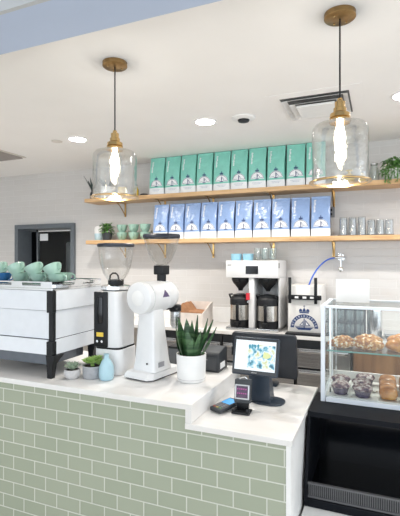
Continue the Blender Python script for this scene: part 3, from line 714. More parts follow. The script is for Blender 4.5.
# ------------------------------------------------------------------ large white drum grinder
g2 = thing('drum_grinder', 'white drum-bodied bulk grinder with tall cone hopper in the middle of the counter', 'grinder', (-1.326, 2.435, HZ), radians(-10))
bp = [(-0.115, -0.165), (0.062, -0.165), (0.088, -0.13), (0.088, 0.16), (-0.115, 0.16), (-0.128, -0.13)]
m = MB().loft([[(x * 1.03, y * 1.03, 0.010) for x, y in bp], [(x * 1.03, y * 1.03, 0.022) for x, y in bp], [(x * 0.93, y * 0.93, 0.045) for x, y in bp], [(x * 0.55, y * 0.52, 0.062) for x, y in bp]])
m.build('base', WHITE, g2, smooth=25)
MB().prism([(x * 0.95, y * 0.95) for x, y in bp], 'z', 0.001, 0.0095).build('rubber_foot', BLACK, g2, smooth=0)
def rr3(w2, y0, y1, zc, r=0.014):
    return [(x, (y0 + y1) / 2 + y, zc) for x, y in rrect(w2, (y1 - y0) / 2, r, 3)]
m = MB().loft([rr3(0.088, -0.125, 0.06, 0.05), rr3(0.080, -0.118, 0.045, 0.10), rr3(0.066, -0.108, 0.02, 0.30), rr3(0.060, -0.10, 0.005, 0.455)])
m.build('column', WHITE, g2, smooth=40)
DZc = 0.505
prof = [(0, -0.172), (0.086, -0.172), (0.096, -0.167), (0.0985, -0.158), (0.0985, -0.130), (0.0935, -0.1285), (0.0935, -0.1245), (0.0985, -0.123), (0.0985, 0.02), (0.095, 0.024), (0.095, 0.03), (0.0985, 0.034), (0.0985, 0.09), (0.092, 0.125), (0.072, 0.150), (0.045, 0.160), (0, 0.163)]
MB().lathe(prof, seg=48, m=T(0, 0, DZc) @ RX(-pi / 2)).build('drum', WHITE, g2, smooth=35)
MB().lathe([(0, 0), (0.045, 0), (0.047, -0.003), (0.040, -0.006), (0, -0.0062)], seg=36, m=T(0, -0.1724, DZc) @ RX(-pi / 2)).build('drum_cap', MATTE_WHITE, g2)
MB().box(-0.060, 0.060, -0.13, 0.10, 0.4555, 0.462, 0.003).build('drum_saddle', BLACK, g2, smooth=0)
# triangle badge on the right flank of the drum
tri = MB(); Rr = 0.0992
tv = []
for y, a in ((-0.055, 0.02), (0.015, 0.02), (-0.020, 0.50)):
    tv.append((Rr * 1.005 * cos(a), y, DZc + Rr * 1.005 * sin(a)))
mid = [Vector(tv[0]).lerp(Vector(tv[2]), 0.5), Vector(tv[1]).lerp(Vector(tv[2]), 0.5)]
for q in mid:
    v2 = Vector((q.x, 0, q.z - DZc)); v2.normalize(); q.x = v2.x * Rr * 1.005; q.z = DZc + v2.z * Rr * 1.005
tri.bm.faces.new([tri.bm.verts.new(p) for p in (tv[0], tv[1], mid[1], mid[0])]); tri.bm.faces.new([tri.bm.verts.new(p) for p in (mid[0], mid[1], tv[2])])
tri.build('triangle_badge', PURPLE, g2, smooth=0)
MB().cyl(0.030, 0.585, 0.66, (0, 0.06, 0)).box(-0.038, 0.038, 0.022, 0.098, 0.642, 0.702, 0.006).build('hopper_neck', BLACK, g2)
MB().lathe([(0.036, 0.7030), (0.050, 0.7130), (0.074, 0.7500), (0.094, 0.7950), (0.109, 0.8450), (0.118, 0.8850), (0.1155, 0.8850), (0.1065, 0.8450), (0.091, 0.7950), (0.071, 0.7520), (0.048, 0.7160), (0.033, 0.7050)], (0, 0.06, 0), 44, close=True).build('hopper', HOPPER_GLASS, g2)
MB().lathe([(0.1185, 0.8780), (0.122, 0.8820), (0.122, 0.8970), (0.116, 0.9050), (0, 0.9050), (0, 0.8865), (0.1185, 0.8865)], (0, 0.06, 0), 44).build('lid', mat('lid_black', (0.012, 0.016, 0.028), 0.4), g2)
sp_ = MB().cyl(0.040, 0.395, 0.44, (0.045, 0.150, 0), bev=0.006).box(0.05, 0.095, 0.10, 0.135, 0.40, 0.43, 0.005).ball((0.092, 0.115, 0.425), 0.020).box(0.0, 0.06, 0.05, 0.12, 0.415, 0.45, 0.006)
sp_.cyl(0.024, 0.4405, 0.47, (0.035, 0.13, 0))
sp_.build('spout_clamp', BLACK, g2)
MB().lathe([(0.034, 0.3945), (0.034, 0.31), (0.024, 0.285), (0.020, 0.285), (0.030, 0.31), (0.030, 0.3945)], (0.045, 0.152, 0), 28, close=True).build('spout', STEEL, g2)
MB().cyl(0.006, 0, 0.004, m=T(0.03, -0.1225, 0.10) @ RX(pi / 2), seg=14).build('power_button', BLACK, g2)
MB().box(0.0835, 0.0842, -0.08, -0.02, 0.072, 0.105).build('rating_plate', mat('rating_grey', (0.3, 0.3, 0.32), 0.4), g2, smooth=0)
dk = thing('grounds_bin', 'smoked dark container behind the foot of the drum grinder', 'container', (-1.335, 2.74, HZ))
MB().prism(rrect(0.04, 0.035, 0.01), 'z', 0.001, 0.115, bev=0.003).build('container_body', mat('smoke_grey', (0.10, 0.11, 0.12), 0.2), dk)
MB().prism(rrect(0.042, 0.037, 0.01), 'z', 0.1155, 0.13).build('lid', BLACK, dk)

# ------------------------------------------------------------------ plants and vase on the counter
sn = thing('snake_plant', 'dark green snake plant in a round white pot on the counter corner', 'plant', (-1.068, 2.415, HZ))
MB().lathe([(0, 0.001), (0.080, 0.001), (0.086, 0.010), (0.0915, 0.165), (0.085, 0.165), (0.083, 0.14), (0, 0.14)], seg=48).build('pot', MATTE_WHITE, sn)
MB().lathe([(0.080, 0.018), (0.0872, 0.0185), (0.0872, 0.021), (0.080, 0.0215)], seg=48).build('pot_ring', PALECLAY, sn)
MB().cyl(0.076, 0.1405, 0.148).build('soil', SOIL, sn)
rnd = random.Random(5)
pf = lambda t: (0.55 + 0.45 * min(1, t * 2.2)) * (1 - max(0, (t - 0.45) / 0.55) ** 1.7)
for i, (dx, dy, tx, ty, L, w_) in enumerate([(-0.045, 0, -0.18, 0, 0.225, 0.046), (-0.02, -0.03, -0.10, -0.1, 0.15, 0.042), (0.0, -0.04, 0.0, -0.12, 0.165, 0.046), (0.015, 0.02, 0.05, 0.05, 0.235, 0.045),
        (0.04, 0.0, 0.42, 0.05, 0.235, 0.044), (0.035, -0.03, 0.28, -0.1, 0.165, 0.04), (-0.01, 0.03, -0.04, 0.1, 0.20, 0.04), (-0.055, -0.01, -0.28, -0.05, 0.14, 0.036), (0.055, 0.015, 0.55, 0.0, 0.20, 0.038), (-0.03, -0.045, -0.22, -0.12, 0.18, 0.04), (0.02, -0.05, 0.14, -0.14, 0.12, 0.04), (-0.03, 0.04, -0.14, 0.1, 0.21, 0.042), (0.03, 0.045, 0.22, 0.1, 0.22, 0.042)]):
    MB().leaf((dx, dy, 0.144), (tx, ty, 1), L * 1.08, w_ * 1.5, bend=0.0, fold=0.3, n=10, thick=0.003, tipp=0.0, prof=pf, twist=rnd.uniform(-0.4, 0.4) - 0.35).build('leaf', SNAKE, sn, smooth=60)
def rosette(m, c, n, L, w_, up0, rings=3, thick=0.005):
    for k in range(rings):
        for i in range(n):
            a = 2 * pi * i / n + k * 0.55; u = up0 + k * 0.55
            m.leaf((c[0] + 0.004 * cos(a), c[1] + 0.004 * sin(a), c[2] + k * 0.004), (cos(a), sin(a), u), L * (1 - 0.2 * k), w_ * (1 - 0.15 * k), bend=-0.4, fold=-0.2, n=4, thick=thick, prof=lambda t: (0.45, 0.8, 1.0, 0.8, 0.05)[min(4, int(t * 4 + 0.01))])
s1 = thing('succulent', 'small grey-green succulent in a pale speckled bowl beside the coffee machine leg', 'plant', (-1.768, 2.165, HZ))
MB().lathe([(0, 0.001), (0.030, 0.001), (0.047, 0.02), (0.051, 0.04), (0.047, 0.058), (0.041, 0.058), (0.044, 0.045), (0, 0.045)], seg=36).build('pot', PALECLAY, s1)
MB().cyl(0.042, 0.0455, 0.053).build('soil', SOIL, s1)
m = MB(); rosette(m, (0, 0, 0.055), 9, 0.055, 0.018, 0.5, 3, 0.003); rosette(m, (-0.012, 0.015, 0.06), 7, 0.05, 0.015, 0.9, 2, 0.003); m.build('foliage', SUCC_GREY, s1, smooth=60)
s2 = thing('succulent', 'bright green succulent in a round dark grey pot beside the blue vase', 'plant', (-1.665, 2.235, HZ))
MB().lathe([(0, 0.001), (0.058, 0.001), (0.061, 0.006), (0.064, 0.078), (0.058, 0.078), (0.056, 0.066), (0, 0.066)], seg=40).build('pot', CONCRETE, s2)
MB().cyl(0.055, 0.0665, 0.072).build('soil', SOIL, s2)
m = MB(); rosette(m, (0.0, -0.01, 0.09), 9, 0.058, 0.034, 0.35, 3, 0.004); rosette(m, (-0.035, 0.0, 0.085), 7, 0.045, 0.03, 0.5, 2, 0.004); rosette(m, (0.038, 0.01, 0.085), 7, 0.045, 0.03, 0.6, 2, 0.004); rosette(m, (0.01, 0.03, 0.10), 7, 0.04, 0.028, 0.8, 2, 0.004)
m.tube([(0, 0, 0.07), (0, -0.008, 0.095)], 0.012, 8); m.build('foliage', SUCC, s2, smooth=60)
props(MB().lathe([(0, 0.001), (0.036, 0.001), (0.044, 0.012), (0.047, 0.045), (0.043, 0.085), (0.028, 0.118), (0.016, 0.133), (0.015, 0.150), (0.019, 0.158), (0.013, 0.158), (0.011, 0.14), (0.02, 0.118), (0.035, 0.085), (0, 0.01)], seg=40).build('bottle_vase', BLUEGLAZE), 'pale blue bottle-shaped vase in front of the hopper grinder', 'vase').location = (-1.556, 2.225, HZ)

# ------------------------------------------------------------------ receipt printer
pr = thing('receipt_printer', 'dark grey receipt printer on the raised worktop behind the snake plant', 'printer', (-1.055, 2.715, HZ), 0.0)
MB().prism([(-0.085, 0.001), (0.085, 0.001), (0.085, 0.145), (0.04, 0.152), (-0.07, 0.130), (-0.085, 0.115)], 'x', -0.080, 0.088, bev=0.006).build('body', CHARCOAL, pr, smooth=30)
MB().box(-0.068, 0.070, -0.092, -0.085, 0.012, 0.10, 0.004).build('front_cover', mat('printer_front', (0.05, 0.055, 0.062), 0.45), pr, smooth=30)
MB().box(-0.035, 0.01, -0.094, -0.0922, 0.078, 0.085).build('maker_mark', mat('mark_grey', (0.3, 0.3, 0.3), 0.5), pr, smooth=0)
MB().box(0.0885, 0.0895, -0.06, 0.03, 0.02, 0.06).build('side_sticker', PAPER, pr, smooth=0)
MB().tube([(-0.03, -0.093, 0.02), (-0.035, -0.11, 0.008), (-0.05, -0.12, 0.004), (-0.09, -0.13, 0.004)], 0.003, 8).build('cable', BLACK, pr)

# ------------------------------------------------------------------ customer display and till
cd = thing('customer_display', 'lit customer touch screen on a curved navy stand on the lower worktop', 'screen', (-0.668, 2.49, LZ), radians(-2))
tl = T(0, -0.055, 0.282) @ RX(radians(-14))
MB().box(-0.138, 0.138, -0.0, 0.024, -0.116, 0.104, 0.010, tl, 3).build('bezel', NAVY, cd, smooth=40)
MB().box(-0.130, 0.130, -0.0012, 0.0, -0.106, 0.096, 0.0, tl).build('bezel_glass', GLOSS_BLACK, cd, smooth=0)
sc_ = MB().box(-0.121, 0.121, -0.0026, -0.0014, -0.086, 0.084, 0.0, tl).build('display', SCREEN, cd, smooth=0, label='lit white screen with an image on its right side')
rnd = random.Random(8)
cols = [mat('lit_teal', (0.05, 0.30, 0.42), 0.3, emit=0.7, dark=True), mat('lit_pale_blue', (0.40, 0.66, 0.85), 0.3, emit=0.75, dark=True), mat('lit_lime', (0.70, 0.76, 0.35), 0.3, emit=0.75, dark=True), mat('lit_grey', (0.22, 0.30, 0.38), 0.3, emit=0.7, dark=True), mat('lit_black', (0.05, 0.10, 0.14), 0.3)]
def blobs(i, items):
    m = MB()
    for (cx, cz, rx, rz) in items:
        m.face([tuple(tl @ Vector((cx + rx * cos(a) * (1 + 0.2 * sin(3 * a + i)), -0.0037 - 0.0002 * i, cz + rz * sin(a)))) for a in [2 * pi * k / 14 for k in range(14)]])
    m.build('screen_image', cols[i], sc_, smooth=0)
ph, pt, pp = new_mat('lit_photo'); pp.inputs['Base Color'].default_value = (0.01, 0.01, 0.012, 1)
_tc = pt.nodes.new('ShaderNodeTexCoord'); _n = pt.nodes.new('ShaderNodeTexNoise'); _n.inputs['Scale'].default_value = 34; _n.inputs['Detail'].default_value = 3
_r = pt.nodes.new('ShaderNodeValToRGB'); _e = _r.color_ramp.elements
for _k in range(4): _e.new(0.5)
for _k, (_p, _c) in enumerate([(0.30, (0.02, 0.08, 0.13)), (0.40, (0.10, 0.38, 0.50)), (0.47, (0.45, 0.70, 0.82)), (0.54, (0.85, 0.92, 0.95)), (0.62, (0.70, 0.78, 0.55)), (0.70, (0.55, 0.52, 0.20))]): _e[_k].position = _p; _e[_k].color = (*_c, 1)
pt.links.new(_tc.outputs['Object'], _n.inputs['Vector']); pt.links.new(_n.outputs['Fac'], _r.inputs['Fac']); pt.links.new(_r.outputs['Color'], pp.inputs['Emission Color'])
pp.inputs['Emission Strength'].default_value = 0.75; pp.inputs['Roughness'].default_value = 0.2
MB().box(-0.045, 0.118, -0.0034, -0.0028, -0.072, 0.062, 0.0, tl).build('screen_image', ph, sc_, smooth=0)
blobs(0, [(-0.035, 0.048, 0.007, 0.014), (-0.020, 0.052, 0.005, 0.012), (-0.002, 0.05, 0.007, 0.010), (0.016, 0.052, 0.006, 0.014)])
blobs(2, [(0.068, 0.004, 0.024, 0.018)])
MB().box(-0.016, 0.016, -0.0022, -0.0012, -0.101, -0.095, 0.0, tl).build('maker_mark', mat('mark_grey', (0.3, 0.3, 0.3), 0.5), cd, smooth=0)
m = MB().loft([[(-0.03, -0.04, 0.012), (0.085, -0.04, 0.012), (0.085, 0.055, 0.012), (-0.03, 0.055, 0.012)], [(-0.035, -0.034, 0.10), (0.08, -0.034, 0.10), (0.08, 0.035, 0.10), (-0.035, 0.035, 0.10)],
               [(-0.06, -0.02, 0.19), (0.07, -0.02, 0.19), (0.07, 0.03, 0.19), (-0.06, 0.03, 0.19)], [(-0.06, -0.024, 0.245), (0.07, -0.024, 0.245), (0.07, 0.01, 0.25), (-0.06, 0.01, 0.25)]])
m.build('stand', NAVY, cd, smooth=40)
MB().prism([(x + 0.06, y + 0.015) for x, y in rrect(0.095, 0.075, 0.06, 7)], 'z', 0.001, 0.0115, bev=0.003).build('foot', NAVY, cd, smooth=40)
till = thing('till_terminal', 'large dark till screen seen from behind, standing behind the customer display', 'till', (-0.728, 2.878, LZ))
tb = T(0, 0.0, 0.19) @ RX(radians(8))
MB().prism([(x, y) for x, y in rrect(0.222, 0.150, 0.02, 5)], 'y', -0.016, 0.016, tb, bev=0.005).build('screen_housing', mat('till_back', (0.018, 0.022, 0.03), 0.4), till, smooth=40)
MB().box(-0.205, 0.205, 0.0163, 0.018, -0.135, 0.135, 0.0, tb).build('display', GLOSS_BLACK, till, smooth=0)
MB().prism([(-0.02, 0.012), (0.04, 0.012), (0.03, 0.10), (0.008, 0.14), (-0.01, 0.14)], 'x', -0.05, 0.05, T(0, -0.045, 0)).build('stand', NAVY, till, smooth=30)
MB().box(-0.10, 0.10, -0.075, 0.028, 0.001, 0.0115, 0.003).build('foot', NAVY, till, smooth=30)
MB().box(-0.232, -0.2225, -0.012, 0.012, 0.17, 0.23, 0.002).build('card_swipe', CHARCOAL, till, smooth=0)
MB().tube([(0.02, 0.0, 0.0), (-0.01, -0.04, 0.0), (-0.05, -0.05, 0.0), (-0.07, -0.02, 0.0)], 0.004, 8).build('cable', BLACK, cd, loc=(-0.04, -0.03, 0.0055))

# small payment scanner on its stand
ps = thing('payment_scanner', 'small square payment scanner with silver-edged dark screen on a black stand', 'scanner', (-0.700, 2.275, LZ), radians(4))
ps.scale = (1.13, 1.13, 1.13)
tp = T(0, 0.0, 0.098) @ RX(radians(-10))
MB().box(-0.040, 0.040, 0.0, 0.042, -0.052, 0.062, 0.006, tp).build('housing', CHARCOAL, ps, smooth=40)
MB().box(-0.036, 0.036, -0.003, -0.0003, -0.034, 0.036, 0.003, tp).build('screen_surround', mat('silver_plastic', (0.55, 0.56, 0.58), 0.3, 0.3), ps, smooth=40)
MB().box(-0.029, 0.029, -0.0042, -0.0032, -0.027, 0.030, 0.0, tp).build('display', SCREEN_DARK, ps, smooth=0)
m = MB()
for i in range(5):
    m.box(-0.024 + i * 0.010, -0.018 + i * 0.010, -0.0046, -0.0043, 0.012, 0.018, 0, tp).box(-0.024 + i * 0.010, -0.018 + i * 0.010, -0.0046, -0.0043, -0.008, -0.003, 0, tp)
m.build('display_text', mat('magenta_text', (0.35, 0.03, 0.22), 0.3, emit=0.08), ps, smooth=0)
MB().box(-0.030, 0.030, 0.008, 0.030, 0.012, 0.058, 0.004).box(-0.045, 0.045, -0.040, 0.030, 0.001, 0.012, 0.004).box(-0.044, -0.026, -0.038, -0.020, 0.0122, 0.028, 0.003).box(0.026, 0.044, -0.038, -0.020, 0.0122, 0.028, 0.003).build('stand', BLACK, ps, smooth=40)
MB().tube([(-0.02, 0.02, 0.152), (-0.005, 0.01, 0.166), (0.012, 0.012, 0.170), (0.02, 0.02, 0.158)], 0.0035, 8).build('top_clip', CHROME, ps)
# card terminal
ct = thing('card_terminal', 'black card payment terminal with blue screen and coloured keys lying on the worktop', 'card reader', (-0.800, 2.285, LZ), radians(-24))
tc_ = T(0, 0, 0.0135) @ RX(radians(5))
MB().box(-0.042, 0.042, -0.085, 0.085, -0.006, 0.016, 0.006, tc_ @ T(0, 0, 0.004)).build('housing', CHARCOAL, ct, smooth=40)
MB().box(-0.033, 0.033, 0.000, 0.070, 0.0202, 0.0212, 0.0, tc_).build('display', SCREEN_BLUE, ct, smooth=0, label='lit blue screen')
kc = [MATS['charcoal_plastic'], mat('key_red', (0.35, 0.06, 0.05), 0.4), mat('key_yellow', (0.45, 0.35, 0.08), 0.4), mat('key_green', (0.06, 0.25, 0.10), 0.4)]
ky = mat('key_grey', (0.22, 0.22, 0.24), 0.5)
for r in range(4):
    for c_ in range(3):
        mm = ky if r > 0 else kc[1 + c_]
        MB().box(-0.030 + c_ * 0.0215, -0.014 + c_ * 0.0215, -0.070 + r * 0.0165, -0.059 + r * 0.0165, 0.0202, 0.0228, 0.001, tc_).build('key', mm, ct, smooth=0)

# ------------------------------------------------------------------ twin brewer on the back worktop
BRX, BRY = -1.20, 4.20
bw = thing('twin_brewer', 'white twin coffee brewer with small black screen on the back worktop', 'coffee brewer', (BRX, BRY, BZ))
HB = 0.712
MB().box(-0.268, 0.275, 0.0, 0.42, HB - 0.175, HB, 0.006).build('housing', WHITE, bw, smooth=30)
MB().box(-0.030, 0.028, 0.02, 0.42, 0.03, HB - 0.1755, 0.004).build('centre_column', WHITE, bw, smooth=30)
MB().box(0.257, 0.275, 0.10, 0.42, 0.03, HB - 0.1755, 0.003).build('side_column', WHITE, bw, smooth=30)
MB().box(-0.268, 0.243, 0.39, 0.42, 0.03, HB - 0.1755, 0.002).build('rear_panel', WHITE, bw, smooth=30)
MB().box(-0.268, 0.275, 0.0, 0.42, 0.001, 0.0295, 0.004).build('base', STEEL, bw, smooth=30)
MB().box(-0.055, 0.075, -0.004, -0.0003, HB - 0.135, HB - 0.055, 0.002).build('display', GLOSS_BLACK, bw, smooth=0)
MB().box(-0.25, -0.205, -0.002, -0.0003, HB - 0.05, HB - 0.04).build('maker_mark', mat('mark_grey', (0.3, 0.3, 0.3), 0.5), bw, smooth=0)
MB().box(0.2753, 0.277, 0.03, 0.06, HB - 0.075, HB - 0.025).build('side_switch', BLACK, bw, smooth=0)
for sx_ in (-0.149, 0.143):
    MB().lathe([(0, HB - 0.176), (0.092, HB - 0.176), (0.095, HB - 0.20), (0.078, HB - 0.235), (0.030, HB - 0.29), (0.022, HB - 0.315), (0, HB - 0.315)], (sx_, 0.13, 0), 32).box(sx_ - 0.02, sx_ + 0.02, 0.0, 0.05, HB - 0.215, HB - 0.185, 0.006).build('filter_basket', BLACK, bw, smooth=40)
for sx_, lab in ((-0.149, 'steel and black coffee dispenser under the left side of the brewer'), (0.143, 'steel and black coffee dispenser under the right side of the brewer')):
    a = thing('coffee_dispenser', lab, 'dispenser', (BRX + sx_, BRY + 0.12, BZ + 0.030), 0, 'coffee dispensers in the twin brewer')
    a.scale = (1.10, 1.05, 0.95)
    MB().lathe([(0, 0.001), (0.092, 0.001), (0.098, 0.01), (0.098, 0.075), (0, 0.075)], seg=40).build('lower_shell', BLACK, a, smooth=40)
    MB().lathe([(0, 0.0755), (0.0955, 0.0755), (0.0955, 0.235), (0, 0.235)], seg=40).build('steel_band', mat('warm_steel', (0.66, 0.62, 0.56), 0.25, 1.0, 0.05), a, smooth=40)
    MB().lathe([(0, 0.2355), (0.098, 0.2355), (0.098, 0.29), (0.090, 0.315), (0.070, 0.33), (0.070, 0.345), (0.03, 0.355), (0, 0.355)], seg=40).build('top_shell', BLACK, a, smooth=40)
    MB().tube([(-0.095, 0.0, 0.30), (-0.10, -0.03, 0.345), (-0.06, -0.07, 0.352)], 0.009, 8).build('carry_handle', BLACK, a)
    MB().tube([(0.095, 0.0, 0.30), (0.10, -0.03, 0.335), (0.07, -0.06, 0.345)], 0.009, 8).build('carry_handle', BLACK, a)
    MB().box(-0.014, 0.014, -0.108, -0.094, 0.06, 0.25, 0.004).box(-0.024, 0.024, -0.135, -0.094, 0.03, 0.062, 0.006).cyl(0.010, 0.002, 0.03, (0, -0.118, 0), 14).build('tap', BLACK, a, smooth=40)
    if sx_ < 0:
        tg = thing('red_tag', 'small red tag hanging beside the left coffee dispenser', 'tag', (BRX - 0.025, BRY - 0.012, BZ))
        MB().box(-0.022, 0.018, -0.006, 0.0, 0.315, 0.385, 0.002).build('tag_plate', RED, tg, smooth=0)
        MB().tube([(0, 0.0, 0.386), (0, 0.014, 0.41), (0, 0.018, 0.43)], 0.002, 6).build('cord', BLACK, tg)
        MB().cyl(0.010, -0.003, 0.003, m=T(0, -0.003, 0.295) @ RX(pi / 2), seg=16).box(-0.003, 0.003, -0.004, 0, 0.30, 0.3145).build('ring', STEEL, tg)

# cups and glasses on the brewer
TZ = BZ + HB
for i, (x, y, lab) in enumerate([(-1.385, 4.30, 'turquoise cup at the left end of the brewer top'), (-1.255, 4.29, 'turquoise cup second from the left on the brewer top')]):
    if i == 0: cu = MB().lathe([(0, 0.001), (0.050, 0.001), (0.056, 0.02), (0.057, 0.07), (0.053, 0.07), (0.051, 0.02), (0, 0.012)], seg=30).build('beaker', TURQ); o = cu
    else: o = cu.copy(); C.objects.link(o)
    o.location = (x, y, TZ + 0.0005); props(o, lab, 'cup', 'turquoise cups on the brewer')
def glass_obj(R, H, nm):
    t = 0.003
    return MB().lathe([(0, 0.0), (R * 0.80, 0.0), (R * 0.86, H * 0.1), (R, H), (R - t, H), (R * 0.86 - t, H * 0.12), (0, H * 0.07)], seg=28).build(nm, GLASS)
gl = glass_obj(0.036, 0.125, 'drinking_glass')
for i, (x, y) in enumerate([(-1.15, 4.27), (-1.07, 4.27), (-0.99, 4.28), (-1.11, 4.36), (-1.03, 4.37)]):
    o = gl if i == 0 else gl.copy()
    if i: C.objects.link(o)
    o.location = (x, y, TZ + 0.001); props(o, ['clear glass at the front left of the group on the brewer', 'clear glass at the front middle of the group on the brewer', 'clear glass at the front right of the group on the brewer', 'clear glass behind the front left glasses on the brewer', 'clear glass behind the front right glasses on the brewer'][i], 'glass', 'clear glasses on the brewer')

# ------------------------------------------------------------------ white dispenser box with emblem, bracket, hose, tap
bxc = (-0.677, 4.235)
db = thing('dispenser_box', 'white box printed with a navy sailing crest beside the twin brewer', 'box', (bxc[0], bxc[1], BZ))
hbx = 0.468
MB().box(-0.158, 0.158, 0.0, 0.42, 0.016, hbx, 0.008).build('box_body', mat('box_white', (0.80, 0.79, 0.77), 0.4, var=0.02), db, smooth=30)
MB().box(-0.15, 0.15, 0.02, 0.42, 0.001, 0.0155).build('box_foot', BLACK, db, smooth=0)
nv, wh = [], []
def st(L_, p, q, w_):
    dx, dz = q[0] - p[0], q[1] - p[1]; l = math.hypot(dx, dz) or 1; nx, nz = -dz / l * w_ / 2, dx / l * w_ / 2
    L_.append([(p[0] + nx, p[1] + nz), (q[0] + nx, q[1] + nz), (q[0] - nx, q[1] - nz), (p[0] - nx, p[1] - nz)])
Ra = 0.132
oc = fan((0, 0), Ra, 0.0, pi, 24); ic = fan((0, 0), Ra - 0.034, 0.0, pi, 24)
for i in range(24): nv.append([oc[i], oc[i + 1], ic[i + 1], ic[i]])
for i in range(13):   # white characters round the band
    a = pi * (0.07 + 0.86 * i / 12); cxx, czz = (Ra - 0.017) * cos(a), (Ra - 0.017) * sin(a)
    ux, uz = cos(a), sin(a); vx, vz = -sin(a), cos(a)
    for s0 in ((-0.006, 0.004), (-0.004,), (0.004, -0.005), (0.0,))[i % 4]: st(wh, (cxx + vx * s0 - ux * 0.009, czz + vz * s0 - uz * 0.009), (cxx + vx * s0 + ux * 0.009, czz + vz * s0 + uz * 0.009), 0.003)
    for h0 in ((0.008, -0.008), (0.008,), (0.0, -0.008), (0.008, 0.0), (-0.008, 0.001))[i % 5]: st(wh, (cxx - vx * 0.006 + ux * h0, czz - vz * 0.006 + uz * h0), (cxx + vx * 0.005 + ux * h0, czz + vz * 0.005 + uz * h0), 0.003)
st(nv, (0, -0.005), (0, 0.092), 0.009); st(nv, (-0.09, 0.012), (0.09, 0.012), 0.005)
nv.append([(0.010, 0.020), (0.010, 0.080), (0.060, 0.022)]); wh.append([(0.017, 0.026), (0.017, 0.062), (0.045, 0.027)])
nv.append([(-0.008, 0.020), (-0.008, 0.070), (-0.048, 0.022)]); wh.append([(-0.014, 0.026), (-0.014, 0.055), (-0.036, 0.027)])
nv.append([(-0.085, 0.004), (0.085, 0.004), (0.055, -0.020), (-0.055, -0.020)])
st(nv, (-0.045, 0.148), (0.045, 0.148), 0.012)
for x in (-0.034, 0, 0.034): nv.append([(x - 0.0165, 0.156), (x + 0.0165, 0.156), (x + 0.013, 0.178), (x, 0.186 + (0.01 if x == 0 else 0)), (x - 0.013, 0.178)])
st(nv, (0, 0.192), (0, 0.220), 0.005); st(nv, (-0.010, 0.210), (0.010, 0.210), 0.005)
fl = lambda x, z_: 0.0
em = print_polys(nv, 1.0, 0.0, 0.060, fl, 0.0010).build('emblem', INK, db, smooth=0, label='navy sailing crest under a crown')
print_polys(wh, 1.0, 0.0, 0.060, fl, 0.0020).build('emblem_lettering', PAPER, em, smooth=0)
wb = thing('screen_bracket', 'black screen mounting bracket fixed to the front of the white box', 'bracket', (bxc[0], bxc[1] - 0.001, BZ))
m = MB().box(-0.15, 0.165, -0.03, -0.012, 0.335, 0.38, 0.003).box(-0.10, -0.07, -0.012, 0.0, 0.34, 0.375).box(0.07, 0.10, -0.012, 0.0, 0.34, 0.375)
m.build('cross_rail', BLACK, wb, smooth=30)
for x in (-0.145, 0.10): MB().box(x, x + 0.028, -0.05, -0.0305, 0.30, 0.55, 0.004).build('upright_arm', BLACK, wb, smooth=30)
MB().cyl(0.018, 0, 0.01, m=T(0.150, -0.031, 0.357) @ RX(pi / 2), seg=18).build('knob', BLACK, wb)
m = MB()
for x in (-0.085, -0.01, 0.06): m.box(x, x + 0.035, -0.0318, -0.0302, 0.348, 0.367)
m.build('slot', PAPER, wb, smooth=0)
props(MB().box(-0.165, 0.165, -0.045, 0.055, 0.0, 0.018, 0.005).box(-0.15, 0.15, -0.035, 0.045, 0.0182, 0.0195).build('drip_tray', BLACK, smooth=30), 'black drip tray in front of the crest box', 'tray')
C.objects['drip_tray'].location = (bxc[0] + 0.0, bxc[1] - 0.064, BZ + 0.0006)
ho = []
p0, p1, p2, p3 = Vector((-0.64, 4.30, BZ + hbx + 0.008)), Vector((-0.60, 4.36, 1.60)), Vector((-0.52, 4.50, 1.72)), Vector((-0.425, 4.60, 1.722))
for i in range(19):
    t = i / 18; ho.append(p0 * (1 - t) ** 3 + p1 * 3 * t * (1 - t) ** 2 + p2 * 3 * t * t * (1 - t) + p3 * t ** 3)
props(MB().tube(ho, 0.0075, 10).build('water_hose', BLUE), 'blue water hose curving from the white box up to the wall valve', 'hose')
fa = thing('wall_valve', 'chrome water valve on the tiled wall above the crest box', 'valve', (-0.37, WALL_Y - 0.001, 1.725))
MB().cyl(0.035, 0, 0.012, m=RX(pi / 2), seg=28).tube([(0, -0.012, 0), (0, -0.055, 0)], 0.016, 14).tube([(-0.055, -0.09, -0.004), (0.03, -0.09, 0.006)], 0.014, 14).tube([(0, -0.055, 0), (0, -0.09, 0)], 0.016, 14).build('valve_body', CHROME, fa)
MB().tube([(0.0, -0.09, -0.015), (0.002, -0.09, -0.11)], 0.010, 12).ball((0.002, -0.09, -0.125), 0.028).build('outlet', CHROME, fa)
MB().tube([(0.0, -0.09, 0.012), (0.0, -0.09, 0.04)], 0.006, 10).box(-0.03, 0.03, -0.096, -0.084, 0.038, 0.046, 0.003).build('handle', CHROME, fa)

# open crate with filters, left part of the back worktop
cr = thing('filter_crate', 'open pale crate of brown paper filters on the back worktop behind the snake plant', 'crate', (-1.885, 4.34, BZ))
m = MB()
m.box(-0.16, 0.16, -0.15, -0.14, 0.001, 0.15).box(-0.16, 0.16, 0.14, 0.15, 0.001, 0.25)
m.prism([(-0.14, 0.001), (0.14, 0.001), (0.14, 0.25), (-0.14, 0.15)], 'x', -0.16, -0.15).prism([(-0.14, 0.001), (0.14, 0.001), (0.14, 0.25), (-0.14, 0.15)], 'x', 0.15, 0.16).box(-0.15, 0.15, -0.14, 0.14, 0.001, 0.012)
m.build('crate_box', BEIGE, cr, smooth=0)
MB().prism([(-0.145, 0.05), (0.145, 0.05), (0.145, 0.155), (-0.02, 0.165), (-0.09, 0.25), (-0.145, 0.155)], 'y', -0.12, 0.12).build('filter_stack', KRAFT, cr, smooth=0)

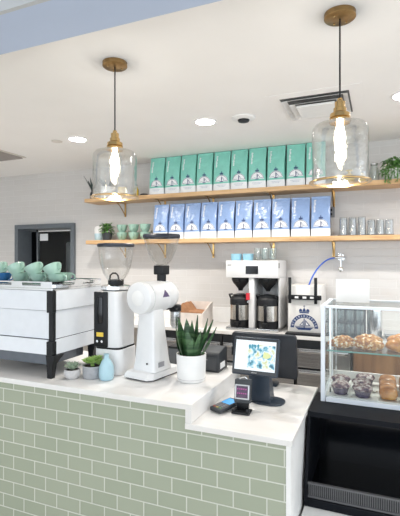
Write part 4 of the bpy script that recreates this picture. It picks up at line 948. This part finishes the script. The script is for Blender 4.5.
# ------------------------------------------------------------------ things behind the pastry case on the back worktop
rk = thing('glass_rack', 'dark wire rack of glasses on the back worktop behind the pastry case', 'rack', (-0.30, 4.32, BZ))
m = MB()
for zz in (0.01, 0.14, 0.27):
    m.tube([(-0.17, -0.14, zz), (0.17, -0.14, zz), (0.17, 0.14, zz), (-0.17, 0.14, zz)], 0.005, 6, closed=True)
for x in (-0.17, -0.085, 0, 0.085, 0.17):
    m.tube([(x, -0.14, 0.005), (x, -0.14, 0.27)], 0.004, 6).tube([(x, 0.14, 0.005), (x, 0.14, 0.27)], 0.004, 6)
    m.tube([(x, -0.14, 0.01), (x, 0.14, 0.01)], 0.004, 6).tube([(x, -0.14, 0.14), (x, 0.14, 0.14)], 0.004, 6)
m.build('wire_frame', CHARCOAL, rk)
MB().box(-0.175, 0.175, 0.146, 0.152, 0.002, 0.275).box(-0.175, 0.175, -0.12, 0.12, 0.0065, 0.0078).build('rack_back', mat('gunmetal', (0.10, 0.115, 0.135), 0.4, 0.6), rk, smooth=0)
g3 = glass_obj(0.036, 0.10, 'rack_glass'); k = 0
for lv, zz in (('lower', 0.016), ('upper', 0.146)):
    for r, yy in (('front', -0.08), ('back', 0.06)):
        for j, xx in enumerate((-0.127, -0.042, 0.042, 0.127)):
            o = g3 if k == 0 else g3.copy()
            if k: C.objects.link(o)
            k += 1; o.location = (-0.30 + xx, 4.32 + yy, BZ + zz); o.name = 'rack_glass' if k == 1 else o.name
            props(o, 'clear glass in the wire rack, %s level, %s row, %s' % (lv, r, ('far left', 'centre left', 'centre right', 'far right')[j]), 'glass', 'clear glasses in the wire rack')
ur = thing('steel_canister', 'tall brushed steel canister on the back worktop right of the glass rack', 'canister', (-0.045, 4.30, BZ))
MB().lathe([(0, 0.001), (0.062, 0.001), (0.065, 0.006), (0.065, 0.25), (0, 0.25)], seg=36).build('canister_body', STEEL, ur)
MB().lathe([(0, 0.2505), (0.067, 0.2505), (0.067, 0.268), (0.05, 0.278), (0.012, 0.28), (0.012, 0.295), (0, 0.297)], seg=36).build('lid', CHROME, ur)
tr = thing('steel_tray_stack', 'low steel gastronorm tray with a lid on the back worktop behind the pastry case', 'tray', (0.22, 4.28, BZ))
MB().prism(rrect(0.18, 0.12, 0.02), 'z', 0.001, 0.05, bev=0.003).build('tray_body', STEEL, tr, smooth=30)
MB().prism(rrect(0.19, 0.13, 0.02), 'z', 0.0505, 0.064, bev=0.002).build('lid', CHROME, tr, smooth=30)
tr.name = 'steel_tray'

# ------------------------------------------------------------------ small things on the shelves
UZ, LZs = 2.4585, 1.9385
# upper shelf left
pv = thing('white_planter', 'white ceramic planter with dark spiky sprigs at the left end of the upper shelf', 'plant', (-3.16, 4.54, UZ))
MB().lathe([(0, 0.001), (0.070, 0.001), (0.085, 0.02), (0.085, 0.15), (0.079, 0.15), (0.076, 0.12), (0, 0.12)], seg=36).build('pot', MATTE_WHITE, pv)
MB().cyl(0.075, 0.1205, 0.13).build('soil', SOIL, pv)
m = MB(); rnd = random.Random(9)
for i in range(16):
    a = rnd.uniform(0, 2 * pi); m.leaf((0.03 * cos(a), 0.03 * sin(a), 0.125), (cos(a) * 0.7, sin(a) * 0.5, 1.0), rnd.uniform(0.12, 0.22), 0.02, 0.4, n=5)
m.build('foliage', DARKLEAF, pv, smooth=60)
sg = thing('sprig_vase', 'slim dark vase with black sprigs at the very end of the upper shelf', 'plant', (-3.345, 4.48, UZ))
MB().lathe([(0, 0.001), (0.028, 0.001), (0.034, 0.03), (0.028, 0.08), (0.014, 0.10), (0.016, 0.115), (0.012, 0.115), (0.010, 0.10), (0, 0.09)], seg=24).build('pot', CHARCOAL, sg)
m = MB()
for i in range(9):
    a = 2 * pi * i / 9; m.leaf((0.003 * cos(a), 0.003 * sin(a), 0.10), (cos(a) * 0.5, sin(a) * 0.35, 1.0), 0.13 + 0.05 * (i % 3), 0.022, 0.3, n=5)
m.build('foliage', DARKLEAF, sg, smooth=60)
ym = make_cup('yellow_mug', mat('ochre_glaze', (0.80, 0.60, 0.24), 0.35), 0.055, 0.13, None, 'mug'); ym.location = (-2.93, 4.52, UZ); ym['label'] = 'ochre yellow mug on the upper shelf behind the left pendant lamp'
def sauce_bottle(x, label, hgt=0.15):
    b_ = thing('yellow_bottle', label, 'bottle', (x, 4.50, UZ))
    MB().lathe([(0, 0.001), (0.028, 0.001), (0.031, 0.01), (0.031, hgt * 0.6), (0.013, hgt * 0.78), (0.013, hgt * 0.85), (0, hgt * 0.85)], seg=24).build('bottle_body', YELLOW, b_)
    MB().cyl(0.015, hgt * 0.8505, hgt, seg=20, bev=0.002).build('cap', BLACK, b_)
sauce_bottle(-2.72, 'small yellow bottle standing left of the teal coffee bags')
sauce_bottle(-0.155, 'small yellow bottle right of the second pendant lamp on the upper shelf', 0.11)
props(MB().lathe([(0, 0.001), (0.05, 0.001), (0.055, 0.012), (0.04, 0.03), (0, 0.035)], seg=28).build('dark_dish', CHARCOAL), 'small dark dish on the upper shelf left of the teal coffee bags', 'dish').location = (-2.61, 4.5, UZ)
yb = thing('yellow_gourd', 'round yellow ornament on the upper shelf behind the right pendant lamp', 'ornament', (-0.28, 4.50, UZ))
MB().lathe([(0, 0.001), (0.03, 0.003), (0.052, 0.03), (0.050, 0.06), (0.03, 0.085), (0.014, 0.095), (0.010, 0.12), (0, 0.122)], seg=28).build('ornament_body', mat('pale_yellow', (0.80, 0.62, 0.22), 0.4), yb)
MB().cyl(0.034, 0.122, 0.13, seg=20).build('ornament_top', YELLOW, yb)
jr = thing('glass_jar', 'empty clear glass jar on the upper shelf just left of the trailing plant', 'jar', (-0.05, 4.52, UZ))
MB().lathe([(0, 0.001), (0.042, 0.001), (0.046, 0.01), (0.046, 0.12), (0.034, 0.14), (0.034, 0.165), (0.031, 0.165), (0.031, 0.14), (0.043, 0.12), (0.043, 0.012), (0, 0.008)], seg=28).build('jar_body', GLASS, jr)
MB().cyl(0.037, 0.1655, 0.18, seg=24).build('lid', STEEL, jr)
# trailing plant at the right
tp_ = thing('trailing_plant', 'bushy green plant trailing over the right end of the upper shelf', 'plant', (0.12, 4.47, UZ))
tp_.scale = (1.2, 1.2, 1.25)
MB().lathe([(0, 0.001), (0.045, 0.001), (0.06, 0.08), (0.054, 0.08), (0.04, 0.06), (0, 0.06)], seg=28).build('pot', MATTE_WHITE, tp_)
MB().cyl(0.046, 0.0605, 0.07, seg=24).build('soil', SOIL, tp_)
m = MB(); rnd = random.Random(21)
for i in range(150):
    a = rnd.uniform(0, 2 * pi); r1 = rnd.uniform(0.0, 0.075); zz = rnd.uniform(0.07, 0.17) - r1 * 0.4
    m.leaf((r1 * cos(a), r1 * sin(a), zz), (cos(a), sin(a), rnd.uniform(0.1, 1.0)), rnd.uniform(0.04, 0.07), 0.02, 2.2, n=4, thick=0.001)
for i in range(9):
    x = -0.085 + i * 0.022; L = rnd.uniform(0.05, 0.11); y0 = -0.085
    for k in range(int(L / 0.012)):
        m.leaf((x + rnd.uniform(-0.008, 0.008), y0 + rnd.uniform(-0.012, 0.0), 0.07 - k * 0.012), (rnd.uniform(-1, 1), rnd.uniform(-1, -0.1), -0.5), 0.028, 0.014, 0.8, n=3, thick=0.001)
    m.tube([(x * 0.4, -0.03, 0.075), (x * 0.8, -0.07, 0.10), (x, y0, 0.07), (x, y0, 0.07 - L)], 0.0025, 5)
m.build('foliage', LEAF, tp_, smooth=60)
# lower shelf left
wj = thing('ceramic_jar', 'white and pale blue ceramic jar at the left end of the lower shelf', 'jar', (-3.285, 4.55, LZs))
MB().lathe([(0, 0.001), (0.05, 0.001), (0.062, 0.02), (0.066, 0.09), (0, 0.09)], seg=32).build('jar_base', mat('pale_blue_dip', (0.50, 0.68, 0.76), 0.35), wj)
MB().lathe([(0, 0.0905), (0.066, 0.0905), (0.066, 0.15), (0.055, 0.175), (0.03, 0.185), (0, 0.19)], seg=32).build('jar_top', MATTE_WHITE, wj)
lp = thing('leafy_plant', 'leafy green plant in a dark pot between the jar and the green cups', 'plant', (-3.115, 4.47, LZs))
lp.scale = (1.12, 1.12, 1.3)
MB().lathe([(0, 0.001), (0.045, 0.001), (0.058, 0.07), (0.052, 0.07), (0.04, 0.055), (0, 0.055)], seg=28).build('pot', CHARCOAL, lp)
m = MB(); rnd = random.Random(31)
for i in range(130):
    a = rnd.uniform(0, 2 * pi); r1 = rnd.uniform(0.0, 0.06); zz = rnd.uniform(0.055, 0.155)
    m.leaf((r1 * cos(a), r1 * sin(a), zz), (cos(a), sin(a), rnd.uniform(0.0, 1.2)), rnd.uniform(0.035, 0.06), 0.022, 1.8, n=4, thick=0.001)
m.tube([(0, 0, 0.05), (0, 0, 0.15)], 0.01, 6)
m.build('foliage', LEAF, lp, smooth=60)
shelf_cup = make_cup('shelf_cup', CEL, 0.067, 0.094, 'green cups stacked on the lower shelf'); n1 = 0
for i, x in enumerate((-2.93, -2.765, -2.605)):
    for lv in (0, 1):
        if i == 3 and lv == 1: continue
        o = shelf_cup if n1 == 0 else copy_tree(shelf_cup); n1 += 1
        o.location = (x, 4.52 + 0.0 * i, LZs + 0.0005 + lv * 0.0945); o.rotation_euler.z = -1.2 + 0.15 * i
        o['label'] = 'green handled cup on the %s of the shelf stack %s' % (('bottom', 'top')[lv], ('next to the leafy plant', 'in the middle of the stacks', 'third from the leafy plant', 'beside the first blue coffee bag')[i])
# tumblers
props(MB().box(-0.385, 0.125, 4.44, 4.56, 0.0, 0.008, 0.002).build('tumbler_mat', CHARCOAL, smooth=0), 'thin dark mat under the row of tumblers on the lower shelf', 'mat').location = (0, 0, LZs)
def tumbler(H):
    R = 0.0415; t = 0.003
    return MB().lathe([(R, 0), (R * 0.97, H * 0.3), (R * 0.90, H * 0.9), (R * 0.86, H), (0, H), (0, H * 0.93), (R * 0.82, H * 0.93), (R * 0.95 - t, H * 0.3), (R - t, 0)], seg=28, close=True)
TUMB = thin_glass('tumbler_glass', (0.93, 0.94, 0.94), edge=0.85, base=0.14)
tA = tumbler(0.175).build('tumbler', TUMB); tB = tumbler(0.145).build('short_tumbler', TUMB)
for i, x in enumerate((-0.335, -0.249, -0.163)):
    o = tA if i == 0 else tA.copy()
    if i: C.objects.link(o)
    o.location = (x, 4.50, LZs + 0.0085); props(o, 'tall clear tumbler upside down on the dark mat, %s of the three tall ones' % ('leftmost', 'middle', 'rightmost')[i], 'glass', 'tall tumblers on the lower shelf')
for i, x in enumerate((-0.077, 0.003, 0.083)):
    o = tB if i == 0 else tB.copy()
    if i: C.objects.link(o)
    o.location = (x, 4.50, LZs + 0.0085); props(o, 'shorter clear tumbler upside down on the dark mat, %s of the three short ones' % ('leftmost', 'middle', 'rightmost')[i], 'glass', 'short tumblers on the lower shelf')
so = thing('wall_socket', 'small grey socket plate on the tiles at the right of the blue bags', 'socket', (-0.475, WALL_Y - 0.001, 2.20))
MB().box(-0.04, 0.04, -0.008, 0, -0.055, 0.055, 0.002).build('plate', mat('socket_grey', (0.22, 0.22, 0.23), 0.4), so, smooth=0)
MB().box(-0.015, 0.015, -0.0095, -0.0083, -0.035, -0.008).box(-0.015, 0.015, -0.0095, -0.0083, 0.008, 0.035).build('outlet', BLACK, so, smooth=0)

# ------------------------------------------------------------------ ceiling fittings
dl = thing('downlight', '', 'ceiling light', (0, 0, CEIL), 0, 'round downlights')
MB().lathe([(0.081, -0.0005), (0.098, -0.0005), (0.096, -0.006), (0.083, -0.010), (0.081, -0.006)], seg=40, close=True).build('trim_ring', MATTE_WHITE, dl)
MB().cyl(0.080, -0.008, -0.001, seg=36).build('diffuser', LAMP, dl)
for i, (x, y) in enumerate(DOWNLIGHTS):
    o = dl if i == 0 else copy_tree(dl); o.location = (x, y, CEIL)
    o['label'] = ['round lit downlight in the ceiling at the left, near the grey vent', 'round lit downlight in the ceiling between the two pendant lamps', 'round lit downlight in the ceiling at the right edge'][i]
sd = thing('ceiling_sensor', 'round white ceiling sensor with a dark centre left of the air vent', 'sensor', (-1.055, 3.47, CEIL))
MB().lathe([(0, -0.001), (0.100, -0.001), (0.096, -0.012), (0.075, -0.022), (0, -0.022)], seg=40).build('cover', MATTE_WHITE, sd)
MB().lathe([(0, -0.0225), (0.050, -0.0225), (0.045, -0.036), (0.02, -0.042), (0, -0.043)], seg=32).build('lens', BLACK, sd)
props(MB().lathe([(0, -0.001), (0.055, -0.001), (0.052, -0.006), (0, -0.008)], seg=32).build('sprinkler_cover', mat('cover_beige', (0.70, 0.66, 0.61), 0.6)), 'flat round cover plate in the ceiling left of the downlights', 'cover').location = (-3.01, 3.45, CEIL)
ac = thing('air_cassette', 'square white ceiling air vent with dark slots above the teal bags', 'air vent', (-0.445, 3.42, CEIL))
o_ = 0.335
m = MB()
def frame(m, a, b2, z0, z1):
    m.box(-a, a, -a, -b2, z0, z1).box(-a, a, b2, a, z0, z1).box(-a, -b2, -b2, b2, z0, z1).box(b2, a, -b2, b2, z0, z1)
frame(m, o_, 0.245, -0.004, -0.0005); m.build('surround', PLASTER, ac, smooth=0)
MB().box(-0.245, 0.245, -0.245, 0.245, -0.003, -0.0005).build('void', VENTDARK, ac, smooth=0)
for a, zz in ((0.235, -0.022), (0.185, -0.036)):
    m = MB()
    for q in range(4):
        rot = RZ(q * pi / 2)
        P = [(-a, -a, zz), (a, -a, zz), (a - 0.035, -a + 0.035, zz + 0.018), (-a + 0.035, -a + 0.035, zz + 0.018)]
        m.loft([[tuple(rot @ Vector(p)) for p in P], [tuple(rot @ (Vector(p) + Vector((0, 0, 0.002)))) for p in P]])
    m.build('louvre', mat('louvre_white', (0.74, 0.73, 0.72), 0.5), ac, smooth=0)
MB().box(-0.14, 0.14, -0.14, 0.14, -0.045, -0.030, 0.003).box(-0.02, 0.02, -0.02, 0.02, -0.0298, -0.003).build('centre_plate', MATTE_WHITE, ac, smooth=0)
lv = thing('ceiling_grille', 'grey slatted return-air grille in the ceiling at the left edge', 'air vent', (-4.12, 3.58, CEIL))
m = MB(); m.box(-0.31, 0.31, -0.27, -0.24, -0.010, -0.0005).box(-0.31, 0.31, 0.24, 0.27, -0.010, -0.0005).box(-0.31, -0.28, -0.24, 0.24, -0.010, -0.0005).box(0.28, 0.31, -0.24, 0.24, -0.010, -0.0005)
m.build('surround', mat('grille_beige', (0.62, 0.58, 0.53), 0.6), lv, smooth=0)
MB().box(-0.28, 0.28, -0.24, 0.24, -0.003, -0.0005).build('void', VENTDARK, lv, smooth=0)
for i in range(12):
    y = -0.22 + i * 0.04
    MB().prism([(y, -0.004), (y + 0.003, -0.004), (y + 0.030, -0.022), (y + 0.027, -0.022)], 'x', -0.279, 0.279).build('slat', LOUVRE, lv, smooth=0)

# pendants
def pendant(x, y, label):
    p = thing('pendant_lamp', label, 'pendant lamp', (x, y, CEIL), 0, 'glass pendant lamps')
    MB().lathe([(0, -0.0005), (0.074, -0.0005), (0.074, -0.022), (0.068, -0.027), (0, -0.027)], seg=44).build('ceiling_rose', DARKBRASS, p)
    for a in (0.9, 2.3, 4.2): MB().ball((0.045 * cos(a), 0.045 * sin(a), -0.029), 0.005, seg=10).build('rose_screw', BRASS, p)
    MB().tube([(0, 0, -0.027), (0, 0, -0.412)], 0.0042, 10).build('cord', BLACK, p)
    MB().lathe([(0, -0.410), (0.010, -0.410), (0.013, -0.416), (0.013, -0.424), (0.024, -0.428), (0.024, -0.455), (0.030, -0.458), (0.030, -0.476), (0.046, -0.485), (0.048, -0.504), (0.043, -0.508), (0.050, -0.512), (0.050, -0.530), (0, -0.530)], seg=40).build('socket', BRASS, p, smooth=30)
    MB().lathe([(0.044, -0.5305), (0.095, -0.533), (0.116, -0.540), (0.128, -0.556), (0.131, -0.580), (0.131, -0.812), (0.1285, -0.812), (0.1285, -0.580), (0.1255, -0.558), (0.114, -0.543), (0.094, -0.5355), (0.044, -0.533)], seg=64, close=True).build('glass_shade', PENDANT_GLASS, p, smooth=60)
    ring = [(0.1315, -0.806), (0.134, -0.806), (0.1455, -0.812), (0.1455, -0.816), (0.132, -0.8175), (0.1285, -0.8175), (0.1285, -0.8135), (0.1315, -0.8125)]
    MB().lathe(ring, seg=64, close=True).build('rim_ring', BRASS, p, smooth=30)
    MB().lathe([(0, -0.531), (0.013, -0.531), (0.014, -0.54), (0.022, -0.57), (0.026, -0.60), (0.024, -0.635), (0.016, -0.675), (0.009, -0.70), (0, -0.706)], seg=28).build('bulb', BULB, p)
    add_light('pendant_glow', 'POINT', (x, y, CEIL - 0.80), 5, (1.0, 0.93, 0.83), 0.04)
    return p
pendant(-1.478, 2.20, 'brass and clear glass pendant lamp above the white drum grinder')
pendant(-0.178, 2.175, 'brass and clear glass pendant lamp above the till end of the counter')
